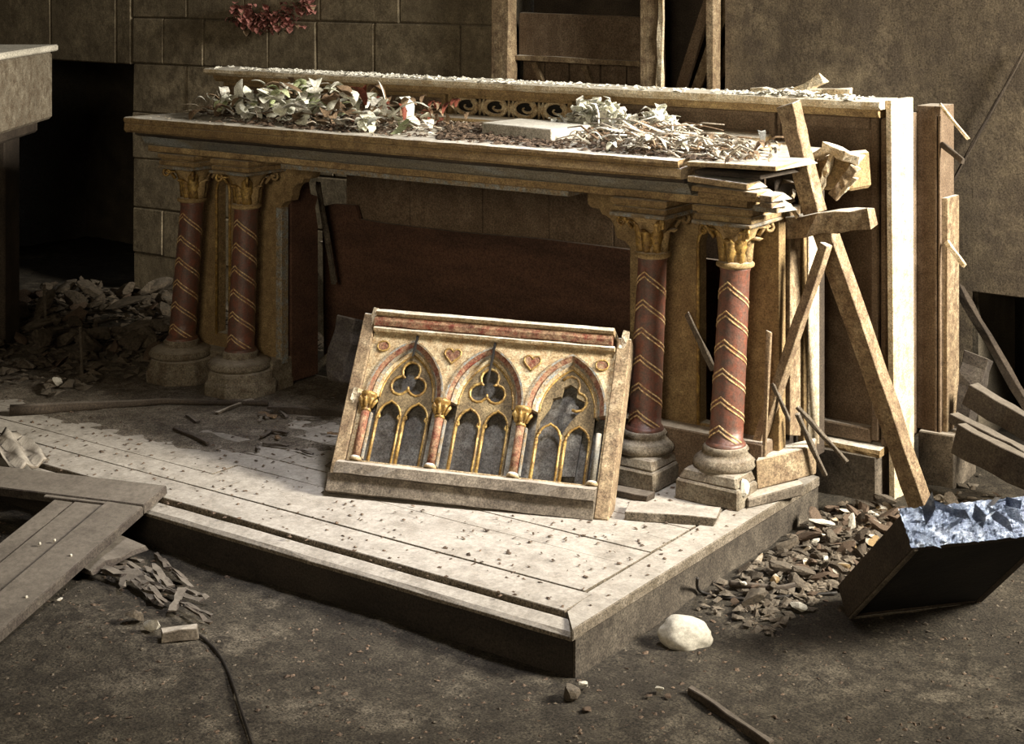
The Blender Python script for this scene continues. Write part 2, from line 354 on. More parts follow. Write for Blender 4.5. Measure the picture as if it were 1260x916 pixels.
# broken right end: separate laths with gaps, one sagging
def slat(x0, x1, y, z0, z1, m='ochre_x', tilt=0, dep=.1):
    s = MB(); s.hexa([(x0, y, z0), (x1, y, z0+tilt), (x1+.02, y+dep, z0+tilt), (x0, y+dep, z0), (x0, y, z1), (x1, y, z1+tilt), (x1-.01, y+dep, z1+tilt), (x0, y+dep, z1)])
    return part('broken_lath', s, m, al, .002)
slat(-.222, .075, .962, 1.018, 1.032, 'ochre_x', .006, .25)
slat(-.20, .02, .972, .994, 1.008, 'darkwood', 0, .3)
slat(-.215, -.015, .955, .972, .990, 'ochre_x', -.010)
slat(-.205, .015, .962, .945, .960, 'ochre_x', -.004)
slat(-.19, .035, .975, .926, .942, 'ochre_x', 0)
slat(.025, .065, .955, .935, .952, 'beam', -.002)
slat(.02, .06, .965, .915, .930, 'beam', -.002)
slat(-.02, .06, 1.0, .895, .912, 'blue', 0)
bb = MB(); bb.hexa([(-.23, 1.2, AT-.04), (.05, 1.22, AT-.045), (-.0, 1.64, AT-.045), (-.23, 1.64, AT-.045), (-.23, 1.2, AT-.012), (.05, 1.22, AT-.012), (-.0, 1.64, AT-.014), (-.23, 1.64, AT-.012)]); part('table_top', bb, 'ochre_x', al)

# backing panels with a lancet opening between each pair of columns
def lancet(x0, x1, zb, zs, n=7):
    cx = (x0+x1)/2; w_ = (x1-x0); pts = [(x0, zb), (x1, zb), (x1, zs)]
    for i in range(1, n): t = i/n*PI/3*1.0; pts.append((x0+w_*math.cos(t), zs+w_*math.sin(t)))
    pts.append((cx, zs+w_*math.sin(PI/3)))
    for i in range(n-1, 0, -1): t = i/n*PI/3; pts.append((x1-w_*math.cos(t), zs+w_*math.sin(t)))
    pts.append((x0, zs)); return pts
def corbel(xedge, sgn, zt, zb):   # outline from the top of the opening down to the pier edge, stepped and scooped
    pts = [(xedge+sgn*.165, zt), (xedge+sgn*.165, zt-.045), (xedge+sgn*.150, zt-.058), (xedge+sgn*.118, zt-.060), (xedge+sgn*.110, zt-.075)]
    for i in range(6): t = i/5*PI/2; pts.append((xedge+sgn*(.108-.05*math.sin(t)-.0), zt-.078-.05*(1-math.cos(t))))
    pts += [(xedge+sgn*.050, zt-.150), (xedge+sgn*.018, zt-.158), (xedge, zt-.175)]
    return pts
Yb = 1.20
to_y = lambda y: (lambda u, v, d: (u, y+d, v))
for (xo, xi, hx0, hx1, sg) in ((-2.665, -2.13, -2.474, -2.408, 1), (-.03, -.565, -.306, -.228, -1)):
    cb = corbel(xi, sg, .880, .7)
    outer = [(xo, .02), (xi, .02)]+cb[::-1]+[(xo, .880)]
    # corbel from bottom up
    bb = MB(); bb.plate(outer, [lancet(hx0, hx1, .175, .735)], to_y(Yb), .045); part('backing_panel', bb, 'ochre', al, .002)
    lp = lancet(hx0-.004, hx1+.004, .17, .735)
    bb = MB(); bb.tube([(p[0], Yb-.003, p[1]) for p in lp[1:]+lp[:1]], .0065, 5); part('gold_edge', bb, 'gold', al)
bb = MB(); bb.box(-2.150, -2.118, Yb-.008, Yb+.03, .10, .70, .001); part('blue_strip', bb, 'blue', al, .002)
bb = MB(); bb.plate([(1.25, .02), (1.40, .02), (1.40, .60), (1.385, .68), (1.40, .72), (1.36, .735), (1.345, .80), (1.30, .79), (1.25, .80)], [], lambda u, v, d: (-2.15+d, u, v), .03); part('return_board', bb, 'brownred', al, .002)
bb = MB(); bb.box(-.58, -.555, 1.25, 1.60, .02, .88); part('return_board', bb, 'brownred', al, .002)
# inner back: big red-brown board with lighter planks above
bb = MB(); bb.plate([(-2.29, 0), (-.3, 0), (-.3, .61), (-1.2, .612), (-1.6, .60), (-1.95, .60), (-2.10, .605), (-2.12, .66), (-2.24, .655), (-2.30, .64)], [], to_y(1.62), .02); part('back_board', bb, 'brownred', al)
x = -2.2
while x < -.35:
    x1 = min(x+R.uniform(.24, .36), -.3); s = MB(); s.box(x, x1-.004, 1.655+R.uniform(0, .006), 1.675, .56, .99, .001); part('back_plank', s, 'brown', al, .002); x = x1
bb = MB(); bb.beam(at(392, 232, y=1.50), at(411, 345, y=1.53), .022, .012, seg=4, j=.003, broken=(.03, .02)); part('split_board', bb, 'greywood', al)
# plinth course below the backing
bb = MB(); bb.box(-.60, -.05, 1.13, 1.26, 0, .165, .002); part('plinth_course', bb, 'brown', al, .004)
bb = MB(); bb.box(-2.66, -2.12, 1.14, 1.26, 0, .12, .002); part('plinth_course', bb, 'basestone', al, .004)
# right end: upright boards of different widths, some missing
for (ya, yb, za, zb, m_) in ((1.205, 1.225, .05, .80, 'palewood'), (1.285, 1.36, .16, .86, 'beam'), (1.385, 1.405, .12, .88, 'ochre'), (1.42, 1.50, .10, .90, 'palewood')):
    s = MB(); s.hexa([(-.055, ya, za), (-.033, ya, za), (-.033, yb, za-.02), (-.055, yb, za-.02), (-.055, ya, zb), (-.033, ya, zb), (-.033, yb, zb+.01), (-.055, yb, zb+.01)]); part('end_board', s, m_, al, .002)
bb = MB(); bb.box(-.10, -.07, 1.25, 1.62, .02, .98); part('inner_end_board', bb, 'darkwood', al)

# columns
def column(xb, xt, yb, octa, first):
    zb, zt = .160, .700; lean = ((xt-xb)/.55, 0)
    r0, r1 = .052, .045
    prof = [(r0+.010, zb-.006), (r0+.010, zb+.004), (r0+.003, zb+.012)]
    prof += [(r0+(r1-r0)*k/10, zb+.012+(zt-zb-.02)*k/10) for k in range(11)]
    prof += [(r1+.002, zt), (r1+.002, zt+.01)]
    s = MB(); s.lathe(prof, xb, yb, 28, lean, zb); sh = part('column', s, 'red', al, 0)
    # base mouldings and plinth
    k = 1.28 if octa else 1.0
    s = MB(); s.lathe([(.075*k, .088), (.092*k, .094), (.098*k, .106), (.094*k, .118), (.080*k, .128), (.072, .134), (.066, .142), (.072, .150), (.066, .158), (.056, .163)], xb, yb, 28, lean, zb)
    part('base', s, 'basestone', sh)
    s = MB()
    if octa:
        s.lathe([(.145, 0), (.148, .045), (.135, .06), (.132, .085), (.115, .095)], xb, yb, 8, (0, 0), 0, smooth=False)
    else:
        s.box(xb-.115, xb+.100, yb-.112, yb+.10, 0, .062, .002)
        h = .094; c = (.116, .101)
        s.hexa([(xb-.110, yb-.107, .062), (xb+.095, yb-.107, .062), (xb+.095, yb+.095, .062), (xb-.110, yb+.095, .062), (xb-.094, yb-.09, h), (xb+.08, yb-.09, h), (xb+.08, yb+.08, h), (xb-.094, yb+.08, h)])
    part('plinth', s, 'basestone', sh, .006)
    # chevrons: pairs of gold lines that peak on the front of the shaft and fall away round both sides
    for i in range(6):
        zc = zt-.035-i*.0875
        for dz in (0, -.0145):
            s = MB()
            for sg in (-1, 1):
                n = 14; vs = []
                for q in range(n+1):
                    th = q/n*math.radians(165); z_ = zc+dz-.072*th/math.radians(118)
                    ang = -PI/2+sg*th; rr = (r0+(r1-r0)*(z_-zb)/(zt-zb))
                    for (dr, dzz) in ((-.002, .0028), (.0016, .0024), (.0016, -.0024), (-.002, -.0028)):
                        vs.append((xb+lean[0]*(z_-zb)+(rr+dr)*math.cos(ang), yb+(rr+dr)*math.sin(ang), z_+dzz))
                fs = [(0, 1, 2, 3), tuple(4*n+i_ for i_ in (3, 2, 1, 0))]
                for q in range(n):
                    for c_ in range(4): fs.append((4*q+c_, 4*q+4+c_, 4*q+4+(c_+1) % 4, 4*q+(c_+1) % 4))
                s.add(vs, fs)
            part('chevron_stripe', s, 'goldline', sh)
    # necking ring, bell, leaves, volutes
    xc = xb+lean[0]*(zt+.07-zb)
    s = MB(); s.lathe([(r1+.002, zt+.004), (r1+.013, zt+.010), (r1+.014, zt+.018), (r1+.004, zt+.026)], xb+lean[0]*(zt-zb), yb, 24); part('necking', s, 'bell', sh)
    s = MB(); s.lathe([(.044, zt+.024), (.045, zt+.06), (.050, zt+.09), (.062, zt+.118), (.078, zt+.136), (.080, zt+.142)], xc, yb, 20); part('capital', s, 'bell', sh)
    for i in range(8):
        a = -PI/2+i*PI/4; big = i % 2 == 1; H_ = .108 if big else .078; s = MB(); n = 7; vs = []
        ca, sa = math.cos(a), math.sin(a)
        for q in range(n+1):
            t = q/n; z_ = zt+.026+H_*math.sin(t*1.75)/1.0*(1 if t < .85 else .94); rad = .047+.010*t+(.050 if big else .026)*t**3
            wd = (.020 if big else .019)*(math.sin(PI*min(1, .25+t*.72))+.12*math.cos(q*PI))
            for k_ in (-1, -.45, 0, .45, 1):
                rr = rad-.008*abs(k_)**2+(.005 if k_ == 0 else 0)
                vs.append((xc+rr*ca-sa*wd*k_, yb+rr*sa+ca*wd*k_, z_-.006*abs(k_)))
        fs = [(5*q+c_, 5*q+c_+1, 5*q+6+c_, 5*q+5+c_) for q in range(n) for c_ in range(4)]
        s.add(vs, fs, True)
        if big:
            cx_, cy_, cz_ = xc+.103*ca, yb+.103*sa, zt+.122
            pts = [(cx_-.017*(1-q/11)*math.sin(q*.75)*ca*-1, cy_+.017*(1-q/11)*math.sin(q*.75)*sa, cz_+.017*(1-q/11)*math.cos(q*.75)) for q in range(10)]
            s.tube(pts, .0058, 5); s.tube([(xc+.07*ca, yb+.07*sa, zt+.098), (xc+.092*ca, yb+.092*sa, zt+.128), (cx_, cy_, cz_+.017)], .007, 5)
        o_ = part('acanthus_leaf', s, 'gold' if i in (0, 1, 7) else 'bell', sh, label='gilded leaf' if i in (0, 1, 7) else None)
        sd = o_.modifiers.new('solid', 'SOLIDIFY'); sd.thickness = .004
    # abacus: blue slab, then stepped impost block up to the cornice
    s = MB(); s.box(xc-.100, xc+.100, yb-.105, yb+.12, zt+.142, zt+.153, .001); part('abacus', s, 'blue', sh, .003)
    for (zz, zz1, e, mm) in ((zt+.154, zt+.172, .098, 'ochre_x'), (zt+.172, zt+.180, .092, 'bell'), (zt+.180, zt+.198, .102, 'ochre_x')):
        s = MB(); s.box(xc-e, xc+e, yb-e+.006, yb+.115, zz, zz1, .001); part('impost', s, mm, sh, .003)
column(-2.560, -2.500, 1.09, True, True)
column(-2.236, -2.205, 1.09, True, False)
column(-.444, -.414, 1.09, False, False)
column(-.156, -.123, 1.09, False, False)

# ------------------------------------------------------------------ retable behind the altar
rt = thing('retable', 'long brown panelled retable shelf with a carved scroll frieze, behind the altar table', 'retable', (-1.4, 1.8, FLOOR))
GZ = 1.185
bb = MB(); bb.sweepx([(1.655, GZ-.030), (1.640, GZ-.018), (1.642, GZ-.004), (1.655, GZ), (1.80, GZ), (1.80, GZ-.03)], -3.02, .112, 50, .0016); part('shelf_top', bb, 'palewood', rt)
bb = MB(); bb.sweepx([(1.685, GZ-.058), (1.672, GZ-.046), (1.668, GZ-.031), (1.79, GZ-.031), (1.79, GZ-.058)], -2.99, .095, 40, .0012); part('shelf_moulding', bb, 'ochre_x', rt)
bb = MB(); bb.box(-2.97, -.28, 1.725, 1.78, AT-.014, GZ-.058); part('shelf_body', bb, 'brown', rt)
def frame(x0, x1, z0, z1, y, m='brown', w_=.022):
    for (a, b_, c, d) in ((x0, x0+w_, z0, z1), (x1-w_, x1, z0, z1), (x0+w_, x1-w_, z0, z0+w_*.8), (x0+w_, x1-w_, z1-w_*.8, z1)):
        s = MB(); s.box(a, b_, y, y+.03, c, d, .001); part('panel_frame', s, m, rt, .003)
bb = MB(); bb.box(-1.69, -1.125, 1.716, 1.73, AT+.005, GZ-.06); part('frieze_ground', bb, 'black', rt)
bb = MB(); bb.sweepx([(1.63, AT-.012), (1.62, AT-.004), (1.63, AT+.006), (1.70, AT+.014), (1.70, AT-.012)], -2.74, -.30, 30, .001); part('foot_moulding', bb, 'ochre_x', rt)
frame(-2.96, -2.38, AT, GZ-.06, 1.70, 'ochre'); frame(-2.37, -1.72, AT, GZ-.06, 1.70, 'ochre')
frame(-1.70, -1.115, AT-.005, GZ-.055, 1.69, 'ochre', .02); frame(-1.09, -.29, AT, GZ-.06, 1.70, 'brown')
# carved scrolls: ring with a curling leaf inside, four times
for i in range(4):
    cx_ = -1.615+i*.140; cz_ = 1.083; s = MB()
    rx, rz = .050, .033
    s.tube([(cx_+rx*math.cos(t), 1.712-.010*abs(math.cos(t)), cz_+rz*math.sin(t)) for t in [2*PI*q/18 for q in range(18)]], .0095, 6, closed=True)
    s.tube([(cx_+(rx*.75-.003*q)*math.cos(-q*.62+1), 1.712, cz_+(rz*.72-.0024*q)*math.sin(-q*.62+1)) for q in range(9)], [.008-.0006*q for q in range(9)], 6)
    for sg in (-1, 1):
        s.tube([(cx_+sg*.058, 1.712, cz_+.034), (cx_+sg*.066, 1.705, cz_), (cx_+sg*.058, 1.712, cz_-.034)], [.004, .009, .004], 6)
    part('carved_scroll', s, 'cream', rt)
# right-hand pier: recessed panel over a dark plinth block, then a pale outer board
bb = MB(); bb.box(-.28, .116, 1.735, 2.0, .03, GZ-.058); part('pier_panel', bb, 'brown', rt)
for (a, b_, c, d, yy) in ((-.28, .058, 1.085, GZ-.06, 1.70), (.058, .085, .06, GZ-.06, 1.70), (.090, .112, .045, GZ-.06, 1.705), (-.28, .058, .05, .10, 1.70)):
    s = MB(); s.box(a, b_, yy, yy+.05, c, d, .0015); part('pier_frame', s, 'brown', rt, .005)
bb = MB(); bb.sweepx([(1.70, .045), (1.665, .042), (1.660, .030), (1.66, .020), (1.9, .020), (1.9, .06)], -.14, .105, 8, .001); part('plinth_moulding', bb, 'ochre', rt)
bb = MB(); bb.box(-.13, .098, 1.655, 1.95, FLOOR-.02, .022, .002); part('plinth_block', bb, 'greywood', rt, .006)
bb = MB(); bb.hexa([(.122, 1.70, FLOOR-.02), (.142, 1.70, FLOOR-.02), (.142, 1.87, FLOOR-.02), (.122, 1.87, FLOOR-.02), (.114, 1.69, GZ), (.134, 1.69, GZ), (.138, 1.87, GZ), (.116, 1.87, GZ)])
part('pale_end_board', bb, 'palewood', rt, .002)
bb = MB(); bb.box(.116, .20, 1.96, 2.09, .05, 1.15, .001); part('side_pilaster', bb, 'brown', rt, .002)
for xx in (.184, .196): 
    bb = MB(); bb.box(xx, xx+.006, 1.948, 1.965, .05, 1.12, .0008); part('pilaster_bead', bb, 'brown', rt)
bb = MB(); bb.box(.202, .222, 1.965, 2.08, .05, .84, .002); part('side_board', bb, 'beam', rt, .002)
bb = MB(); bb.box(.13, .255, 1.935, 2.15, FLOOR-.02, .05, .002); part('pilaster_plinth', bb, 'greywood', rt, .004)

# ------------------------------------------------------------------ relief panel leaning in front
a = .370; tilt = math.radians(56)
mw = Matrix.Translation(Vector((-1.129, .464, .092))) @ Matrix.Rotation(a, 4, 'Z') @ Matrix.Rotation(tilt, 4, 'X') @ Matrix.Rotation(math.radians(-1.5), 4, 'Z')
rp = thing('relief_panel', 'carved panel of three gilded pointed arches leaning in front of the altar', 'carved panel', (0, 0, 0), mw=mw)
W_, H_ = .782, .420        # local axes: x along, y up the face, z out of the face
def lb(x0, x1, y0, y1, z0, z1, j=0): return MB().box(x0, x1, y0, y1, z0, z1, j)
part('back_plate', lb(-.01, W_+.01, -.04, H_+.04, -.075, -.055), 'tracdark', rp)
part('frame_stile', lb(-.055, -.012, -.095, H_+.055, -.075, .012, .002), 'beam', rp, .003)
part('frame_stile', lb(W_+.004, W_+.045, -.095, H_+.045, -.075, .010, .002), 'beam', rp, .003)
s = MB(); 
def sweep_l(prof, x0, x1, seg=16, j=.0012):
    s = MB(); n = len(prof); vs = []
    for i in range(seg+1):
        x = x0+(x1-x0)*i/seg
        for (y, z) in prof: vs.append((x, y+R.uniform(-j, j), z+R.uniform(-j, j)))
    fs = [tuple(range(n)), tuple(seg*n+k for k in range(n))[::-1]]
    for i in range(seg):
        for k in range(n): fs.append((i*n+k, (i+1)*n+k, (i+1)*n+(k+1) % n, i*n+(k+1) % n))
    return s.add(vs, fs)
part('top_rail', sweep_l([(H_+.012, -.07), (H_+.012, .026), (H_+.026, .034), (H_+.042, .030), (H_+.042, -.07)], -.01, W_-.01), 'redfaded', rp)
part('top_bead', sweep_l([(H_+.043, -.07), (H_+.043, .036), (H_+.050, .046), (H_+.062, .040), (H_+.062, -.07)], -.005, W_-.005), 'cream', rp)
part('lower_bead', sweep_l([(H_-.004, -.02), (H_-.004, .018), (H_+.003, .024), (H_+.011, .020), (H_+.011, -.02)], -.01, W_), 'cream', rp)
part('sill', sweep_l([(-.052, -.07), (-.052, .045), (-.018, .040), (-.003, .012), (-.003, -.07)], -.03, W_+.002), 'greywood', rp)
part('bottom_rail', sweep_l([(-.102, -.07), (-.102, .022), (-.070, .024), (-.053, .034), (-.053, -.07)], -.05, W_+.002), 'greywood', rp)
bw = W_/3
def arch(cx, hw, zs, rise, n=9):
    # pointed arch from left springing over the apex to the right; circle centres shifted
    cc = (rise*rise-hw*hw)/(2*hw); rad = hw+cc; pts = []
    a1 = math.asin(min(1, rise/rad))
    for i in range(n+1): t = a1*i/n; pts.append((cx+cc-rad*math.cos(t), zs+rad*math.sin(t)))
    for i in range(n-1, -1, -1): t = a1*i/n; pts.append((cx-cc+rad*math.cos(t), zs+rad*math.sin(t)))
    return pts
ZS = .215
def outl(cx, hw, rise, zb=.0): p = arch(cx, hw, ZS, rise); return [(cx-hw, zb)]+p+[(cx+hw, zb)]
cxs = [bw*(i+.5) for i in range(3)]
loc = lambda z: (lambda u, v, d: (u, v, z-d))
# spandrel ground with three arched openings (the frame is split in the upper left and middle)
s = MB(); s.plate([(-.012, 0.001), (W_+.004, 0.001), (W_+.004, H_-.004), (-.012, H_-.004)], [outl(c, bw/2-.003, .185, .004) for c in cxs], loc(0), .03); part('spandrel_board', s, 'cream', rp)
def ribbon(cx, hw0, r0_, hw1, r1_, z0, z1, mt, nm, zs0=None):
    p0 = arch(cx, hw0, ZS, r0_); p1 = arch(cx, hw1, ZS, r1_); n = len(p0)
    vs = [(p[0], p[1], z0) for p in p0]+[(p[0], p[1], z1) for p in p1]+[(p[0], p[1], min(z0, z1)-.03) for p in p0]+[(p[0], p[1], min(z0, z1)-.03) for p in p1]
    fs = [(i, i+1, n+i+1, n+i) for i in range(n-1)]+[(2*n+i, 2*n+i+1, 3*n+i+1, 3*n+i) for i in range(n-1)]
    fs += [(i, i+1, 2*n+i+1, 2*n+i) for i in range(n-1)]+[(n+i, n+i+1, 3*n+i+1, 3*n+i) for i in range(n-1)]+[(0, n, 3*n, 2*n), (n-1, 2*n-1, 4*n-1, 3*n-1)]
    s = MB(); s.add(vs, fs); return part(nm, s, mt, rp)
for ci, cx in enumerate(cxs):
    h0 = bw/2-.003
    ribbon(cx, h0, .185, h0-.006, .179, .006, .005, 'blue', 'arch_edge')
    ribbon(cx, h0-.006, .179, h0-.022, .163, .004, -.008, 'redfaded', 'arch_band')
    ribbon(cx, h0-.022, .163, h0-.030, .155, -.002, -.012, 'blue', 'arch_band')
    ribbon(cx, h0-.030, .155, h0-.038, .146, -.014, -.024, 'cream', 'arch_band')
    hw = h0-.038; ri = .146; zt_ = -.026
    # tracery plate with trefoil and two lancets
    def tref(r, dr, cy):
        pts = []
        for k_ in range(3):
            aa = PI/2-k_*2*PI/3; ccx, ccy = cx+dr*math.cos(aa), cy+dr*math.sin(aa)
            for q in range(9):
                t = aa+math.radians(118)-q/8*math.radians(236); pts.append((ccx+r*math.cos(t), ccy+r*math.sin(t)))
        return pts
    cy = ZS+.060; dr, rr = .033, .0295
    lw = hw/2-.007; broken = ci == 2
    def lan(lx, top=.203):
        pts = [(lx-lw, .006), (lx+lw, .006), (lx+lw, top-.045)]
        for q in range(1, 8): t = q/8*PI/2; pts.append((lx+lw*math.cos(t), top-.045+.045*math.sin(t)**1.2))
        pts.append((lx, top+.004))
        for q in range(7, 0, -1): t = q/8*PI/2; pts.append((lx-lw*math.cos(t), top-.045+.045*math.sin(t)**1.2))
        pts.append((lx-lw, top-.045)); return pts
    l1, l2 = cx-hw/2, cx+hw/2
    tr_ = tref(rr, dr, cy)
    oo = [(cx-hw, .002)]+arch(cx, hw, ZS, ri)+[(cx+hw, .002)]
    if not broken:
        s = MB(); s.plate(oo, [tr_, lan(l1), lan(l2)], loc(zt_), .018); part('tracery', s, 'bronze', rp)
    else:
        # the third bay has lost part of its tracery: one tall ragged opening joins trefoil and left lancet
        hole = [(l1-lw, .006), (l1+lw, .006), (l1+lw, .15), (cx+.012, .19), (cx+.03, .215)]+[(cx+.052, .24), (cx+.050, .262), (cx+.024, .272), (cx+.022, .30), (cx, .312), (cx-.022, .30), (cx-.026, .272), (cx-.052, .262), (cx-.058, .235), (l1-lw, .19)]
        s = MB(); s.plate(oo, [hole, lan(l2, .180)], loc(zt_), .018); part('tracery', s, 'bronze', rp)
    # gold beads round the openings
    def ring(pts, r_, cl=True, z=-.027, mt='gold'):
        s = MB(); s.tube([(p[0], p[1], z) for p in pts], r_, 5, closed=cl); part('gilded_bead', s, mt, rp)
    ring(arch(cx, hw-.001, ZS, ri-.001), .0045, False)
    if not broken: ring(tr_, .0048)
    else: ring(tr_[2:17], .0048, False)
    for q_, lx in enumerate((l1, l2)):
        p = lan(lx); 
        if broken: p = lan(lx, .180)
        ring(p[2:], .0042, False)
        ring([p[1], p[2]], .0042, False)
        ring([p[-1], p[0]], .0055, False)
        for sg in (-1, 1):
            s = MB(); s.tube([(lx+sg*lw, .148, -.027), (lx+sg*(lw-.008), .154, -.026), (lx+sg*(lw-.006), .164, -.027)], [.005, .004, .002], 5); part('cusp', s, 'gold', rp)
    for k_ in range(3):
        aa = PI/2+PI/3-k_*2*PI/3; s = MB(); s.tube([(cx+.030*math.cos(aa), cy+.030*math.sin(aa), -.027), (cx+.018*math.cos(aa), cy+.018*math.sin(aa), -.024)], [.006, .003], 5)
        if not broken: part('cusp', s, 'gold', rp)
    # panes of slate-grey ground seen through, one loose fragment leaning in the third bay
    if broken:
        s = MB(); s.plate([(cx-.008, .03), (cx+.050, .035), (cx+.055, .2), (cx+.03, .25), (cx+.012, .262), (cx-.004, .25), (cx-.01, .2)], [], loc(-.040), .008); part('loose_fragment', s, 'tracdark', rp)
# colonettes: red shafts with small gold capitals and bases
for i, cx in enumerate([.018, bw, 2*bw, W_-.016]):
    s = MB(); n = 12
    def vlathe(s, prof, x, z, n=12):
        vs = []
        for (r_, yy) in prof:
            for k_ in range(n): t = 2*PI*k_/n; vs.append((x+r_*math.cos(t), yy, z+r_*math.sin(t)))
        fs = [(q*n+k_, q*n+(k_+1) % n, (q+1)*n+(k_+1) % n, (q+1)*n+k_) for q in range(len(prof)-1) for k_ in range(n)]
        fs += [tuple(range(n)), tuple((len(prof)-1)*n+k_ for k_ in range(n))[::-1]]
        return s.add(vs, fs, True)
    r_ = .0135 if i < 3 else .009
    part('colonette', vlathe(s, [(r_, .012), (r_, .158)], cx, .004), 'redfaded' if i < 3 else 'bluegrey', rp)
    part('colonette_base', vlathe(MB(), [(.020, .002), (.019, .008), (.014, .014)], cx, .004), 'cream', rp)
    if i < 3:
        s = vlathe(MB(), [(.014, .156), (.017, .160), (.014, .165), (.015, .185), (.023, .203), (.026, .206), (.026, .215)], cx, .004)
        for k_ in range(5):
            t = k_*PI/4; s.tube([(cx+.015*math.cos(t), .168, .004+.015*math.sin(t)), (cx+.023*math.cos(t), .186, .004+.023*math.sin(t)), (cx+.031*math.cos(t), .196, .004+.031*math.sin(t)), (cx+.027*math.cos(t), .188, .004+.027*math.sin(t))], [.005, .006, .005, .003], 5)
        part('colonette_capital', s, 'gold', rp)
        part('blue_line', MB().add([], []).box(cx+.0165, cx+.021, .01, .155, -.01, .006), 'blue', rp)
# spandrel ornaments
def heart(cx, cy, sc):
    return [(cx+sc*16*math.sin(t)**3/17, cy+sc*(13*math.cos(t)-5*math.cos(2*t)-2*math.cos(3*t)-math.cos(4*t))/17) for t in [2*PI*(q+.5)/20 for q in range(20)]]
for cx in (bw+.004, 2*bw+.004):
    h1 = heart(cx, .362, .026); s = MB(); s.plate(h1, [], loc(.005), .006); part('heart_boss', s, 'redfaded', rp)
    s = MB(); s.tube([(p[0], p[1], .004) for p in heart(cx, .362, .029)], .0032, 5, closed=True); part('boss_rim', s, 'gold', rp)
for cx in (.030, W_-.035):
    s = MB(); s.plate([(cx+.017*math.cos(t), .372+.013*math.sin(t)) for t in [2*PI*q/16 for q in range(16)]], [], loc(.005), .006); part('oval_boss', s, 'redfaded', rp)
    s = MB(); s.tube([(cx+.020*math.cos(t), .372+.016*math.sin(t), .004) for t in [2*PI*q/16 for q in range(16)]], .003, 5, closed=True); part('boss_rim', s, 'gold', rp)
# splits in the board: black slivers paint the shade of cracks over two arches
for (cx, y0, y1) in ((cxs[0]+.006, .345, .413), (cxs[1]+.004, .285, .413)):
    s = MB(); s.add([(cx-.003, y0, .012), (cx+.001, y0+.01, .012), (cx+.005, y1, .012), (cx-.001, y1, .012), (cx-.003, y0, -.001), (cx+.001, y0+.01, -.001), (cx+.005, y1, -.001), (cx-.001, y1, -.001)], [(0, 1, 2, 3), (0, 4, 5, 1), (1, 5, 6, 2), (2, 6, 7, 3), (3, 7, 4, 0), (7, 6, 5, 4)]); part('split', s, 'black', rp)
# broken splinters at the corners
for (x_, y_) in ((-.03, H_+.05), (W_+.02, H_+.04), (-.03, .2)):
    s = MB(); s.beam((x_, y_-.03, .0), (x_+.01, y_+.025, .01), .02, .02, up=(0, 0, 1), seg=3, j=.005); part('splinter', s, 'palewood', rp)

# ------------------------------------------------------------------ timber frame in the wall opening behind
tf = thing('boarded_opening', 'rough timber frame with brown boards set in the back wall above the retable', 'boarded opening', (-1.45, WY, 1.0))
for (x0, x1, m_) in ((-1.995, -1.905, 'beam'), (-1.235, -1.150, 'beam'), (-.925, -.895, 'beam')):
    s = MB(); s.beam(((x0+x1)/2, WY-.03, .96), ((x0+x1)/2, WY-.03, 2.3), x1-x0, .07, seg=6, j=.003); part('post', s, m_, tf, .003)
s = MB(); s.beam((-1.145, WY-.06, 1.0), (-1.13, WY-.06, 1.75), .022, .02, seg=9, j=.004); part('pale_splint', s, 'palewood', tf)
s = MB(); s.beam((-1.905, WY+.03, 1.335), (-1.235, WY+.03, 1.325), .19, .03, seg=4, j=.003); part('board', s, 'brown', tf, .003)
s = MB(); s.beam((-1.905, WY+.01, 1.232), (-1.235, WY+.01, 1.222), .022, .04, seg=5, j=.003); part('rail', s, 'beam', tf, .002)
for (xa, xb) in ((-1.905, -1.79), (-1.787, -1.66), (-1.655, -1.50), (-1.495, -1.37), (-1.365, -1.24)):
    s = MB(); s.box(xa, xb-.004, WY+.05, WY+.07, .99, 1.215, .003); part('board', s, 'brown', tf, .002)
for (p, q) in (((-1.83, 1.21), (-1.74, 1.0)), ((-1.57, 1.20), (-1.48, .99))):
    s = MB(); s.beam((p[0], WY+.035, p[1]), (q[0], WY+.035, q[1]), .026, .02, seg=3, j=.002); part('batten', s, 'beam', tf)
for k_, (p, q) in enumerate((((-1.13, 1.05), (-.93, 1.62)), ((-1.09, 1.02), (-.90, 1.50)), ((-1.05, 1.0), (-.88, 1.36)))):
    s = MB(); s.beam((p[0], WY+.05+k_*.03, p[1]), (q[0], WY+.05+k_*.03, q[1]), .045, .02, seg=4, j=.004); part('leaning_lath', s, 'beam' if k_ == 1 else 'brown', tf)
s = MB(); s.box(-1.95, -.88, WY+.20, WY+.22, .95, 2.4); part('rear_board', s, 'darkwood', tf)

# ------------------------------------------------------------------ side altar block on the far left
o_ = Vector((EYE[0], EYE[1], 0))
def fr(d, l, z): p = o_+_f*d+_r*l; return (p.x, p.y, z)
def frbox(s, d0, d1, l0, l1, z0, z1, j=0):
    return s.hexa([fr(d0, l0, z0), fr(d0, l1, z0), fr(d1, l1, z0), fr(d1, l0, z0), fr(d0, l0, z1), fr(d0, l1, z1), fr(d1, l1, z1), fr(d1, l0, z1)])
sa = thing('side_altar', 'pale stone slab block on dark supports at the far left edge', 'side altar', fr(6.3, -2.4, FLOOR))
s = MB(); frbox(s, 5.6, 7.0, -3.0, -2.05, .955, 1.255); part('block', s, 'basestone', sa, .012)
s = MB(); frbox(s, 5.58, 7.02, -3.0, -2.03, 1.257, 1.285); part('top_slab', s, 'rockpale', sa, .006)
for (a0, a1) in ((6.65, 6.85), (5.9, 6.1)):
    s = MB(); frbox(s, a0, a1, -2.30, -2.15, FLOOR-.05, .955); part('support', s, 'darkwood', sa, .006)
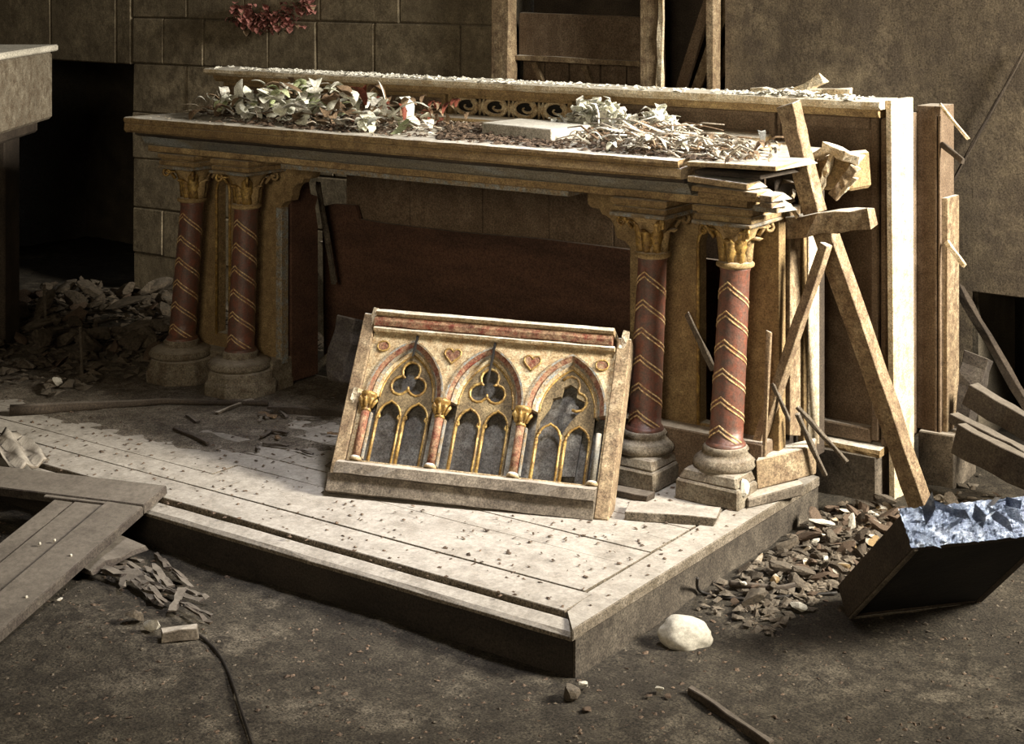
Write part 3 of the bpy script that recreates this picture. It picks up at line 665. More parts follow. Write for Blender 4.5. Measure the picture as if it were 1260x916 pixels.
s = MB(); frbox(s, 5.7, 6.9, -2.9, -2.5, FLOOR-.05, .955); part('rear_support', s, 'black', sa)
s = MB(); frbox(s, 5.65, 6.95, -2.95, -2.10, .90, .953); part('dark_moulding', s, 'darkwood', sa, .01)

# ------------------------------------------------------------------ braces and wreckage at the right end of the altar
def timber(name, label, p, q, w_, t_, m_='beam', up=(0, 1, 0), seg=8, j=.003, group=None, cat='timber', broken=(.012, .015)):
    s = MB(); s.beam(p, q, w_, t_, up, seg, j, 1, broken); return single(name, s, m_, label, cat, group, bv=.002)
timber('timber_brace', 'long bare timber leaning from the broken cornice down to the foil-topped crate', (.300, 1.55, -.10), (.050, 1.345, .815), .058, .056, up=(.12, 1, 0))
timber('timber_brace', 'short bare timber rising above the right end of the altar past the shelf edge', (.070, 1.235, .875), (-.014, 1.235, 1.19), .056, .052, up=(.12, 1, 0))
timber('timber_strut', 'thin strut slanting down to the left under the crossed timbers', (-.093, 1.17, .135), (.105, 1.24, .77), .030, .034, up=(.15, 1, 0))
timber('cross_timber', 'thick horizontal broken timber jutting right where the leaning timbers cross', (-.085, 1.30, .800), (.222, 1.31, .858), .062, .060, seg=6, j=.006, broken=(.03, .01))
# broken cornice lump with torn boards
bc = thing('broken_cornice', 'broken cornice lump with torn pale top edge behind the crossed timbers', 'broken cornice', (.1, 1.35, .9))
s = MB(); s.hexa([(.03, 1.33, .925), (.15, 1.33, .93), (.17, 1.45, .93), (.03, 1.45, .925), (.015, 1.33, 1.02), (.15, 1.33, 1.055), (.16, 1.45, 1.05), (.02, 1.45, 1.02)]); part('lump', s, 'ochre', bc, .01)
for (p, q, w2, t2) in (((-.005, 1.31, 1.015), (.09, 1.31, 1.06), .022, .03), ((.08, 1.31, 1.062), (.17, 1.33, 1.03), .03, .04), ((.055, 1.30, .93), (.095, 1.31, 1.03), .014, .02), ((.115, 1.30, .925), (.165, 1.31, 1.0), .035, .02), ((.14, 1.28, .93), (.175, 1.28, .97), .012, .014)):
    s = MB(); s.beam(p, q, w2, t2, seg=5, j=.005, broken=(.02, .02)); part('torn_board', s, 'palewood' if w2 < .033 else 'beam', bc, .002)
for k_ in range(7):
    x_ = R.uniform(-.11, -.02); z_ = R.uniform(.86, .96); s = MB()
    s.beam((x_, 1.22+R.uniform(0, .1), z_), (x_+R.uniform(-.02, .10), 1.25, z_+R.uniform(-.07, .07)), R.uniform(.008, .02), .012, seg=4, j=.004, broken=(.02, .02)); part('torn_board', s, R.choice(('beam', 'palewood', 'greywood')), bc)
# slab and sticks at the foot of the end boards
s = MB(); s.hexa([(-.055, 1.10, .035), (.055, 1.28, .055), (.02, 1.36, .055), (-.09, 1.2, .035), (-.06, 1.10, .125), (.05, 1.28, .145), (.02, 1.36, .145), (-.09, 1.2, .125)]); single('broken_board', s, 'beam', 'broken pale board on edge at the foot of the altar end boards', 'board', bv=.004)
s = MB(); s.hexa([(-.045, 1.02, .003), (.04, 1.22, .003), (-.0, 1.26, .003), (-.085, 1.06, .003), (-.045, 1.02, .03), (.045, 1.22, .04), (-.0, 1.26, .045), (-.085, 1.06, .03)]); single('broken_board', s, 'greywood', 'dusty board stub lying on the platform edge beside the right plinth', 'board', bv=.004)
G2 = 'loose laths at the right end of the altar'
for (lbl, p, q, w2) in (('thin lath standing against the right end of the altar', (-.052, 1.13, .02), (-.045, 1.16, .50), .014),
                    ('short dark lath leaning across the foot of the thin strut', (-.035, 1.17, .34), (.0, 1.2, .24), .012),
                    ('pale splintered lath leaning low beside the pier plinth', (.02, 1.23, .24), (.085, 1.27, .07), .016),
                    ('grey lath propped between the strut and the pier plinth', (.01, 1.25, .26), (.13, 1.33, .10), .012)):
    timber('lath', lbl, p, q, w2, .012, R.choice(('beam', 'greywood')), j=.002, seg=4, group=G2, cat='lath')
for (lbl, px0, py0, px1, py1, w2) in (('long pale splinter sticking out from the top of the side pilaster', 1158, 130, 1190, 170, .012), ('curled dark bark strip hanging on the side pilaster', 1160, 178, 1184, 198, .02), ('short pale splinter at the head of the side board', 1165, 298, 1184, 324, .016)):
    timber('splinter', lbl, at(px0, py0, y=1.955), at(px1, py1, y=1.93), w2, .012, 'palewood' if 'pale' in lbl else 'darkwood', j=.002, seg=4, cat='splinter')

# beams at the far right
timber('fallen_beam', 'thick broken beam end standing tilted at the right of the side pilaster', at(1172, 540, y=2.05), at(1205, 440, y=2.15), .085, .08, 'doorwood', j=.006)
timber('fallen_rail', 'upper grey rail sloping down to the right edge', at(1195, 485, y=2.0), at(1320, 560, y=1.9), .075, .05, 'doorwood', j=.004)
timber('fallen_rail', 'middle rail with a reddish edge sloping to the right edge', at(1176, 515, y=1.9), at(1320, 590, y=1.8), .035, .05, 'doorwood', j=.004)
timber('fallen_rail', 'lower pale-edged board sloping to the right edge behind the crate', at(1180, 540, y=1.85), at(1320, 612, y=1.75), .10, .04, 'doorwood', j=.004)
timber('leaning_pole', 'thin dark pole leaning on the wall at the far right', at(1180, 355, y=2.35), at(1275, 520, y=2.15), .030, .03, 'darkwood')
timber('leaning_pole', 'slender dark stick standing against the plaster at the upper right', at(1160, 245, y=2.42), at(1262, 60, y=2.42), .010, .012, 'darkwood', cat='stick')

# ------------------------------------------------------------------ crate tipped on its edge at the right, foil over its upper end
P4 = Vector((.394, .731, -.125)); P3 = Vector((.642, 1.028, -.125)); P1 = Vector((.681, .504, .20)); n_ = Vector((-.51, .43, .75)).normalized()
u_ = (P3-P4).normalized()*.40; v_ = (P1-P4)*.96; v_ -= u_.normalized()*v_.dot(u_.normalized())
ct = thing('crate', 'black tipped shallow crate with crumpled foil on its upper end, right foreground', 'crate', P4)
def crate_box(a0, a1, b0, b1, c0, c1):
    p = []
    for c in (c0, c1):
        for (a_, b_) in ((a0, b0), (a1, b0), (a1, b1), (a0, b1)): p.append(P4+u_*a_+v_*b_+n_*c+Vector((0, 0, .004)))
    return MB().hexa(p)
part('bottom', crate_box(.02, .98, .02, .98, 0, .01), 'black', ct)
part('side_wall', crate_box(0, .05, 0, 1, -.004, .085), 'darkwood', ct, .003)
part('side_wall', crate_box(.95, 1, 0, 1, -.004, .085), 'darkwood', ct, .003)
part('side_wall', crate_box(0.05, .95, 0, .04, -.004, .085), 'darkwood', ct, .003)
part('side_wall', crate_box(0.05, .95, .96, 1, -.004, .085), 'darkwood', ct, .003)
part('edge_strip', crate_box(0, 1, 0, .03, -.010, -.004), 'greywood', ct, .002)
part('edge_strip', crate_box(0, .035, .03, 1, -.010, -.004), 'greywood', ct, .002)
s = MB(); nn = 80; vs = []
vn = v_.normalized()
for i in range(nn+1):
    for j_ in range(25):
        a_ = i/nn*1.04-.02; c_ = -.006+j_/24*.10
        hgt = .010+.009*noise.noise(Vector((i*.17, j_*.25, 2)))+.007*noise.noise(Vector((i*.55, j_*.7, 5)))
        vs.append(P4+u_*a_+v_+vn*hgt+n_*c_+Vector((0, 0, .004)))
s.add(vs, [(i*25+j_, i*25+j_+1, (i+1)*25+j_+1, (i+1)*25+j_) for i in range(nn) for j_ in range(24)])
ob = part('foil_cover', s, 'foil', ct, label='crumpled silver foil, blue sky reflection in its colour')
for k_ in range(16):   # creases and folded scraps
    a_ = R.uniform(0, 1); c_ = R.uniform(.0, .1); s = MB()
    c0 = P4+u_*a_+v_+vn*.03+n_*c_
    e1 = (u_.normalized()*R.uniform(-1, 1)+n_*R.uniform(-1, 1)+vn*.2).normalized()*R.uniform(.02, .05); e2 = vn*R.uniform(.006, .02)+u_.normalized()*.012
    s.add([c0-e1, c0-e1*.2+e2, c0+e1, c0+e1*.1-e2], [(0, 1, 2), (0, 2, 3)]); part('foil_fold', s, 'foil', ct)

# ------------------------------------------------------------------ broken panelled door in the left foreground
c0 = at(205, 597, z=.036); cl = at(-60, 566, z=.036); cbm = at(0, 785, z=-.085)
ea = (cl-c0); eb = (cbm-c0); La, Lb = ea.length, eb.length; ea.normalize(); eb = (eb-ea*eb.dot(ea)*.55).normalized(); en = ea.cross(eb).normalized(); en = en if en.z > 0 else -en
dr_ = thing('broken_door', 'broken panelled wooden door lying across the platform edge at left', 'door', c0)
def dbox(a0, a1, b0, b1, c0_, c1_, j=0):
    p = []
    for c in (c0_, c1_):
        for (a_, b_) in ((a0, b0), (a1, b0), (a1, b1), (a0, b1)): p.append(c0+ea*a_+eb*b_+en*c+Vector([R.uniform(-j, j) for _ in range(3)]))
    return MB().hexa(p)
part('rail', dbox(0, La+.3, 0, .135, -.03, 0, .002), 'doorwood', dr_, .003)
part('stile', dbox(0.001, .125, .137, Lb+.5, -.03, 0, .002), 'doorwood', dr_, .003)
part('plank', dbox(.127, .23, .137, Lb+.5, -.034, -.008, .002), 'doorwood', dr_, .002)
part('plank', dbox(.236, .30, .137, Lb+.5, -.036, -.010, .002), 'doorwood', dr_, .002)
part('beading', dbox(.11, .34, .135, .150, -.012, -.002, .001), 'doorwood', dr_, .002)
part('bottom_rail', dbox(.0, La+.3, Lb+.5, Lb+.64, -.03, 0, .002), 'doorwood', dr_, .003)
for k_ in range(7):
    a_, b_ = R.uniform(.01, .32), R.uniform(.15, .9); q = c0+ea*a_+eb*b_
    part('nail_head', MB().lathe([(.004, q.z-.002), (.004, q.z+.004), (.002, q.z+.005)], q.x, q.y, 6), 'rockpale', dr_)
# crumpled sheet beyond it
s = MB(); vs = []; p0 = at(-20, 545, z=.01)
for i in range(15):
    for j_ in range(7):
        vs.append(p0+Vector((i*.028, j_*.022-i*.012, .018+.016*math.sin(j_*1.9+i*.3)+.008*noise.noise(Vector((i*.5, j_*.9, 0))))))
s.add(vs, [(i*7+j_, i*7+j_+1, (i+1)*7+j_+1, (i+1)*7+j_) for i in range(14) for j_ in range(6)], True)
sh_ = single('cloth', s, 'greywood', 'crumpled grey cloth lying on the platform above the broken door', 'cloth')
sd = sh_.modifiers.new('solid', 'SOLIDIFY'); sd.thickness = .004

# dirt drifted over the left and rear of the platform, hiding the joints
s = MB(); nx, ny = 110, 50; vs = []
def drift(x, y):
    k_ = min(1, max(0, (-1.0-x)/.9))*min(1, max(0, (y-.30)/.25)); k2 = min(1, max(0, (y-.95)/.3))*min(1, max(0, (-.65-x)/.5))
    m_ = max(k_, k2)
    return .0012-.010+m_*.013+.005*noise.noise(Vector((x*4, y*6, 9)))+.004*noise.noise(Vector((x*15, y*18, 4)))
for j_ in range(ny+1):
    for i in range(nx+1):
        x_ = PX0+.02+(-.25-PX0)*i/nx; y_ = .24+(PYB-.03-.24)*j_/ny; vs.append((x_, y_, drift(x_, y_)))
s.add(vs, [(j_*(nx+1)+i, j_*(nx+1)+i+1, (j_+1)*(nx+1)+i+1, (j_+1)*(nx+1)+i) for j_ in range(ny) for i in range(nx)], True)
single('dirt_drift', s, 'drift', 'grey brown dirt drifted over the left and rear platform boards', 'dirt', kind='stuff')

# ------------------------------------------------------------------ stones and rubble
def rockmesh(seed, flat=1.0, n=2, sharp=.35):
    rr = random.Random(seed); bm = bmesh.new(); bmesh.ops.create_icosphere(bm, subdivisions=n, radius=1)
    pl = [(Vector([rr.gauss(0, 1) for _ in range(3)]).normalized(), rr.uniform(.3, .72)) for _ in range(11)]
    for v in bm.verts:
        d = v.co.copy()
        for nrm, h in pl:
            k_ = d.dot(nrm)
            if k_ > h: d -= nrm*(k_-h)
        d *= 1+sharp*.25*noise.noise(d*2.2+Vector((seed, 0, 0))); v.co = Vector((d.x, d.y*.85, d.z*flat))
    me = bpy.data.meshes.new('stone'); bm.to_mesh(me); bm.free(); return me
RM = {}
for nm_, m_, flat in (('a', 'rock', .7), ('b', 'rock', .45), ('c', 'flake', .25), ('d', 'rockpale', .6), ('e', 'litter', .3), ('f', 'ochre', .3)):
    RM[nm_] = []
    for k_ in range(4): me = rockmesh(ord(nm_)*7+k_, flat); me.materials.append(M[m_]); RM[nm_].append(me)
def rock(name, me, p, sc, label, cat, group=None, rot=None):
    o = bpy.data.objects.new(name, me); C.objects.link(o); o.location = p
    o.scale = sc if isinstance(sc, (tuple, list)) else (sc, sc, sc); o.rotation_euler = rot or (R.uniform(-.3, .3), R.uniform(-.3, .3), R.uniform(0, 6.3))
    o['label'] = label; o['category'] = cat
    if group: o['group'] = group
    return o
def gp(px, py, dz=0): p = at(px, py, z=FLOOR); p.z = ground(p.x, p.y)+dz; return p
p = gp(843, 792, .022)
bm_ = bmesh.new(); bmesh.ops.create_icosphere(bm_, subdivisions=4, radius=1)
for v in bm_.verts: v.co *= 1+.16*noise.noise(v.co*1.3+Vector((4, 1, 0)))+.05*noise.noise(v.co*4)+.02*noise.noise(v.co*11)
bigm = bpy.data.meshes.new('stone'); bm_.to_mesh(bigm); bm_.free(); bigm.materials.append(M['rockpale'])
for pl_ in bigm.polygons: pl_.use_smooth = True
rock('stone', bigm, p, (.068, .055, .047), 'large pale rounded stone on the floor right of the platform corner', 'stone', rot=(0, .12, .6))
rock('stone', RM['a'][1], gp(700, 858, .018), .036, 'squarish stone just in front of the platform corner', 'stone')
rock('stone', RM['d'][2], gp(718, 850, .014), .020, 'small pale stone beside the squarish stone at the platform corner', 'stone')
rock('stone', RM['e'][0], gp(722, 876, .008), .022, 'dark crumbly stone nearest the bottom edge below the platform corner', 'stone')
rock('stone', RM['d'][0], gp(811, 858, .012), .016, 'small pale pebble with a dark pebble at each side', 'pebble')
rock('stone', RM['e'][1], gp(800, 862, .008), .013, 'dark pebble left of the small pale pebble', 'pebble')
rock('stone', RM['e'][2], gp(822, 862, .008), .013, 'dark pebble right of the small pale pebble', 'pebble')
rock('plaster_chunk', RM['d'][3], gp(184, 790, .022), (.038, .03, .036), 'pale broken plaster chunk on the floor at lower left', 'plaster chunk')
rock('plaster_chunk', RM['a'][0], gp(166, 779, .02), .036, 'grey stone behind the pale plaster chunk at lower left', 'stone')
rock('stone', RM['f'][1], gp(72, 750, .008), .014, 'tiny reddish shard on the floor near the broken door', 'shard')
# flat slab and litter below the door
timber('flat_slab', 'flat grey slab leaning in the rubbish below the broken door', gp(96, 712, .03), gp(160, 690, .055), .15, .022, 'doorwood', up=(0, 0, 1), seg=4, j=.006, cat='slab')
timber('wood_block', 'small dark wood block at the end of the black cable', gp(203, 800, .015), gp(240, 797, .015), .030, .028, 'greywood', up=(0, 0, 1), seg=2, j=.003, cat='wood block')
GS = 'twisted strips in the rubbish heap at lower left'
for k_ in range(34):
    px, py = R.uniform(125, 250), R.uniform(695, 800)
    if py > 700+(px-100)*.75 or py < 640+(px-100)*.55: py = 680+(px-120)*.6+R.uniform(-14, 30)
    p = gp(px, py, .012+R.uniform(0, .02)); dd = (gp(225, 772)-gp(140, 712)); a_ = math.atan2(dd.y, dd.x)+R.gauss(0, .3); L_ = R.uniform(.10, .20); d = Vector((math.cos(a_), math.sin(a_), R.uniform(-.04, .05)))
    s = MB(); s.beam(p-d*L_/2, p+d*L_/2, R.uniform(.008, .02), .005, up=(0, R.uniform(-.5, .5), 1), seg=5, j=.004)
    single('strip', s, R.choice(('doorwood', 'doorwood', 'darkwood')), 'twisted grey strip in the rubbish heap below the broken door', 'strip', GS)
GR = 'rubble flakes heaped right of the platform'
for k_ in range(300):
    x_ = R.gauss(.22, .12); y_ = R.gauss(1.18, .32)
    if x_ < .03 or x_ > .60 or y_ < .56 or y_ > 1.95 or (y_ > 1.6 and x_ < .28) or (x_ > .36 and y_ < 1.15) or (x_ > .30 and y_ < .85): continue
    kd = R.choice('abbcccccffeeeeeee') if R.random() < .94 else 'd'; sz = R.uniform(.014, .03)+.035*R.random()**3
    if kd == 'd' : sz *= .8
    lk = {'a': 'angular brown lump', 'b': 'flat brown stone', 'c': 'thin grey flake', 'd': 'pale stone', 'e': 'dark crumb', 'f': 'ochre painted shard'}[kd]
    zn = 'close against the platform side' if x_ < .14 else ('at the near end' if y_ < .9 else ('beneath the long brace' if y_ > 1.4 else 'on the crate side'))
    LB = lk+' in the right-hand rubble heap, '+zn; GR = lk+'s '+zn+' of the right heap'
    rock('rubble_flake', R.choice(RM[kd]), (x_, y_, ground(x_, y_)+sz*.25+R.uniform(0, .012)), (sz, sz*R.uniform(.5, 1), sz*R.uniform(.6, 1.1)), LB, 'rubble', GR, (R.uniform(-.7, .7), R.uniform(-.7, .7), R.uniform(0, 6.3)))
for (px, py, sc) in ((1012, 664, (.055, .022, .018)), (1062, 640, (.04, .03, .02)), (960, 718, (.06, .035, .022)), (985, 725, (.045, .03, .016)), (1085, 632, (.05, .03, .03))):
    rock('rubble_slab', RM['d' if px == 1012 else 'a'][1], gp(px, py, .03), sc, {1012: 'long pale flake on top of the rubble heap', 1062: 'rounded lump near the pier plinth on the rubble heap', 960: 'broad flat slab at the front of the rubble heap', 985: 'flat slab overlapping the broad one at the front of the rubble heap', 1085: 'upright lump at the foot of the pale end board'}[px], 'rubble', rot=(.2, .1, .5))
GL = 'rubble stones in the dark heap at the left'
for k_ in range(230):
    x_ = R.uniform(-4.5, -2.75); y_ = R.uniform(.75, 2.35)
    q = x_*.6+y_
    if y_ < .75+(x_+4.5)*-.1 or (x_ > -3.0 and y_ < 1.0): continue
    kd = R.choice('aabbcce'); sz = R.uniform(.025, .075)+.06*R.random()**3
    if x_ < -4.3 and y_ > 2.3: continue
    hz = max(ground(x_, y_), 0 if y_ < PYB else FLOOR)
    lk = {'a': 'angular brown lump', 'b': 'flat brown stone', 'c': 'thin grey flake', 'e': 'dark crumb', 'f': 'ochre painted shard'}[kd]
    lk = ('large ' if sz > .055 else 'small ')+lk
    zn = 'beside the left columns' if x_ > -3.3 else ('by the side altar' if y_ < 1.5 else 'before the dark recess')
    LB = lk+' in the left-hand rubble heap, '+zn; GL = lk+'s '+zn+' in the left heap'
    rock('rubble_stone', R.choice(RM[kd]), (x_, y_, hz+sz*.3+R.uniform(0, .06)), (sz, sz*R.uniform(.5, 1), sz*R.uniform(.6, 1.1)), LB, 'rubble', GL, (R.uniform(-.6, .6), R.uniform(-.6, .6), R.uniform(0, 6.3)))
for (px, py, sc, l_) in ((170, 402, (.17, .10, .07), 'large flat stone tilted in the left rubble heap beside the columns'), (155, 372, (.17, .12, .06), 'broad flat stone at the back of the left rubble heap'), (45, 400, (.16, .07, .07), 'long grey lump at the left end of the rubble heap'), (70, 470, (.03, .025, .035), 'small yellowish stone at the front of the left rubble heap')):
    p = at(px, py, z=.04); rock('rubble_boulder', RM['d' if sc[0] < .05 else 'b'][0], p, sc, l_, 'stone', rot=(.15, -.1, .5))
for (px, py, px2, py2, l_) in ((50, 350, 56, 400, 'upright thin stick in the left rubble heap, farther one'), (97, 420, 101, 458, 'upright thin stick in the left rubble heap, nearer one')):
    p = at(px2, py2, z=.02); q = p+Vector((-.01, 0, .17)); timber('stick', l_, p, q, .012, .01, 'greywood', seg=4, j=.002, cat='stick')
# pole and sticks on the platform at left
s = MB(); p0 = at(12, 506, z=.018); p1 = at(200, 494, z=.016); p2 = at(330, 497, z=.014)
s.tube([p0.lerp(p1, k_/5)+Vector((0, 0, R.uniform(-.002, .003))) for k_ in range(5)]+[p1, p2], [.022, .023, .02, .017, .014, .012, .008], 8); single('pole', s, 'darkwood', 'long dark pole lying on the platform below the left columns', 'pole')
for (px, py, px2, py2, l_, w2) in ((255, 545, 215, 528, 'short curved dark stick on the platform left of the carved panel', .012), (330, 505, 420, 510, 'dark lath lying at the foot of the left pilaster', .03), (268, 508, 310, 492, 'pale forked twig at the foot of the left columns', .010)):
    timber('stick', l_, at(px, py, z=.012), at(px2, py2, z=.012), w2, .014, 'darkwood' if 'dark' in l_ else 'greywood', seg=5, j=.004, cat='stick')
for k_ in range(16):
    x_ = R.uniform(-2.1, -1.25); y_ = R.uniform(.55, .95); a_ = R.uniform(0, PI); L_ = R.uniform(.03, .12); d = Vector((math.cos(a_), math.sin(a_)*.6, 0))*L_/2
    s = MB(); s.beam(Vector((x_, y_, .012))-d, Vector((x_, y_, .014))+d, R.uniform(.006, .018), .006, up=(0, 0, 1), seg=4, j=.003)
    single('bark_scrap', s, R.choice(('darkwood', 'leafbrown', 'doorwood')), 'dark bark scrap on the dirty boards before the left columns', 'bark scrap', 'bark scraps before the left columns')
timber('lath', 'grey bent lath leaning in the opening between the two right columns', at(846, 388, y=1.17), at(876, 452, y=1.16), .022, .010, 'greywood', seg=4, j=.003, cat='lath')
# planks by the right plinths
timber('loose_plank', 'short dusty plank lying in front of the right column plinths', at(775, 628, z=.014), at(880, 636, z=.014), .10, .026, 'deck', up=(0, 0, 1), seg=4, j=.002, cat='plank')
timber('loose_plank', 'charred short plank against the base of the carved panel at right', at(757, 604, z=.012), at(800, 612, z=.012), .05, .02, 'darkwood', up=(0, 0, 1), seg=3, j=.002, cat='plank')
rock('plaster_chunk', RM['d'][2], (-.060, 1.02, .055), (.028, .035, .06), 'white broken corner lump against the front right column plinth', 'plaster chunk', rot=(0, .2, .2))
# dark lump behind the left edge of the carved panel, pale stick in the gap
s = MB(); s.beam(at(420, 470, y=1.0), at(432, 396, y=1.05), .085, .08, seg=6, j=.010, broken=(.0, .02)); single('wood_stump', s, 'doorwood', 'ragged grey wood stump standing behind the left edge of the carved panel', 'stump', bv=.006)
timber('stick', 'pale broken stick lying behind the left pier of the altar', at(386, 455, y=1.5), at(418, 428, y=1.55), .028, .03, 'basestone', seg=5, j=.005, cat='stick')
rock('stone', RM['b'][2], (-1.95, 1.50, .03), .10, 'grey stone in the gap between the left pier and the back board', 'stone')
rock('stone', RM['a'][3], (-1.75, 1.40, .03), .07, 'dark stone under the altar behind the wood stump', 'stone')
rock('stone', RM['a'][2], at(405, 572, z=.012), (.03, .022, .02), 'small lump on the platform at the lower left corner of the carved panel', 'stone')
s = MB(); s.beam(at(408, 300, y=2.2), at(398, 440, y=2.2), .12, .03, seg=4, j=.004); single('leaning_board', s, 'stone', 'pale board glimpsed through the gap behind the left pier', 'board')

# cables and stick in the foreground
def wire(name, label, pts, r_, m_='wire', cat='cable'):
    out = []
    for i in range(len(pts)-1):
        a0 = pts[max(0, i-1)]; a1 = pts[i]; a2 = pts[i+1]; a3 = pts[min(len(pts)-1, i+2)]
        for q in range(6):
            t = q/6; out.append(.5*((2*a1)+(a2-a0)*t+(2*a0-5*a1+4*a2-a3)*t*t+(3*a1-a0-3*a2+a3)*t**3))
    out.append(pts[-1]); s = MB(); s.tube(out, r_, 6); return single(name, s, m_, label, cat)
wire('cable', 'black cable curving across the floor to the bottom edge at lower left', [gp(x_, y_, .006) for (x_, y_) in ((225, 790), (245, 797), (268, 815), (285, 845), (297, 880), (312, 925))], .0042)
wire('cable', 'dark cable looping from the platform side to the crate', [at(858, 712, z=-.04), gp(862, 735, .01), gp(900, 742, .008), gp(960, 743, .008), gp(1030, 740, .01)], .0045)
wire('stick', 'curved brown root lying on the rubble in front of the crate', [gp(x_, y_, .016) for (x_, y_) in ((898, 730), (925, 734), (960, 737), (985, 733))], .010, 'darkwood', 'root')
timber('stick', 'charred straight stick lying on the floor at the bottom right of centre', gp(850, 857, .010), gp(948, 918, .010), .018, .016, 'darkwood', seg=6, j=.003, cat='stick')

# ------------------------------------------------------------------ bouquets, twigs and debris on the altar top and shelf
def leaf(mb, p, d, L_, wd, curl=.4, up=Vector((0, 0, 1)), n=5, fold=.3):
    d = d.normalized(); s_ = d.cross(up).normalized() if abs(d.dot(up)) < .98 else Vector((1, 0, 0)); nn_ = s_.cross(d); vs = []
    for q in range(n+1):
        t = q/n; c_ = p+d*(L_*math.sin(t*(1+curl*.2)))+nn_*(curl*L_*.5*math.sin(t*PI))
        ww = wd*math.sin(PI*min(.97, .08+t*.9))**.8
        vs += [c_-s_*ww+nn_*ww*fold, c_, c_+s_*ww+nn_*ww*fold]
    fs = []
    for q in range(n): a_ = 3*q; fs += [(a_, a_+1, a_+4, a_+3), (a_+1, a_+2, a_+5, a_+4)]
    mb.add(vs, fs, True)
def top_at(px, py, z): return at(px, py, z=z)
bq = thing('dried_bouquet', 'dried bouquet of bleached leaves with a white flower spread on the left of the altar', 'dried bouquet', (-1.9, 1.25, AT))
for k_ in range(270):
    px = R.triangular(240, 545, 350); t_ = (px-245)/300
    hmax = .02+.105*math.exp(-((px-380)/95)**2)+.03*math.exp(-((px-470)/60)**2)
    z_ = AT+.004+R.uniform(0, hmax)
    yy = R.uniform(1.08, 1.42); p = at(px, 140, y=yy); p.z = z_
    d = Vector((R.uniform(-1, 1), R.uniform(-1, .5), R.uniform(-.35, .45))); s = MB()
    leaf(s, p, d, R.uniform(.05, .12), R.uniform(.014, .034), R.uniform(-.3, .9), fold=R.uniform(-.4, .6))
    mm = R.choices(('leafpale', 'leafgreen', 'leafbrown', 'leafred', 'white'), (6, 1.2, 2.6, 1.0 if px > 440 else .1, 3.0))[0]
    part('leaf', s, mm, bq)
for k_ in range(60):
    px = R.uniform(235, 560); p = at(px, 150, y=R.uniform(1.03, 1.35)); p.z = AT+R.uniform(.003, .03); a_ = R.uniform(0, 6.3); L_ = R.uniform(.05, .16); s = MB()
    d = Vector((math.cos(a_), .5*math.sin(a_), R.uniform(-.05, .25))); s.tube([p, p+d*L_*.5+Vector((0, 0, .01)), p+d*L_], .0026, 4, .6); part('stem', s, R.choice(('twig', 'twig', 'leafbrown')), bq)
fl = at(452, 150, y=1.06); fl.z = AT+.03
for k_ in range(9):
    t = k_/9*2*PI; s = MB(); leaf(s, fl+Vector((0, 0, .01)), Vector((math.cos(t)*.6, -.5+math.sin(t)*.5, -.5+.4*math.sin(t*2))), .055, .02, .5, fold=.2); part('petal', s, 'leafpale', bq)
for (px, py, L_, m_, dx, dz) in ((450, 125, .07, 'leafred', .05, 1), (478, 148, .22, 'leafpale', 1, .30), (497, 150, .08, 'leafred', -.3, .8), (545, 140, .07, 'leafred', .5, .5), (555, 130, .05, 'leafred', .6, .4)):
    p = at(px, py, y=1.12); s = MB(); leaf(s, p, Vector((dx, 0, dz)), L_, .014, .3); part('leaf', s, m_, bq)
s = MB(); p = at(262, 138, y=1.2); s.tube([p, p+Vector((.0, 0, .055)), p+Vector((.022, 0, .085)), p+Vector((.042, 0, .055)), p+Vector((.025, 0, .02))], .0025, 4); single('wire_loop', s, 'twig', 'small bent wire loop standing at the left end of the bouquet', 'wire')
# reddish withered clump beside the frieze
cl_ = thing('withered_clump', 'withered reddish brown clump beside the carved frieze', 'dried flowers', tuple(at(530, 140, y=1.4)))
for k_ in range(40):
    p = at(R.gauss(530, 16), 140, y=R.uniform(1.35, 1.5)); p.z = AT+R.uniform(.0, .075); s = MB()
    leaf(s, p, Vector((R.uniform(-1, 1), R.uniform(-1, 0), R.uniform(-.2, .9))), R.uniform(.03, .06), .010, .5); part('leaf', s, R.choice(('leafred', 'leafbrown')), cl_)
# grey carton
p = at(640, 172, y=1.22)
s = MB(); s.hexa([(p.x-.165, 1.22, AT+.001), (p.x+.17, 1.16, AT+.001), (p.x+.20, 1.36, AT+.001), (p.x-.14, 1.42, AT+.001), (p.x-.165, 1.22, AT+.042), (p.x+.17, 1.16, AT+.042), (p.x+.20, 1.36, AT+.044), (p.x-.14, 1.42, AT+.044)])
single('flat_carton', s, 'card', 'flat grey box lying on the altar in front of the carved frieze', 'box', bv=.003)
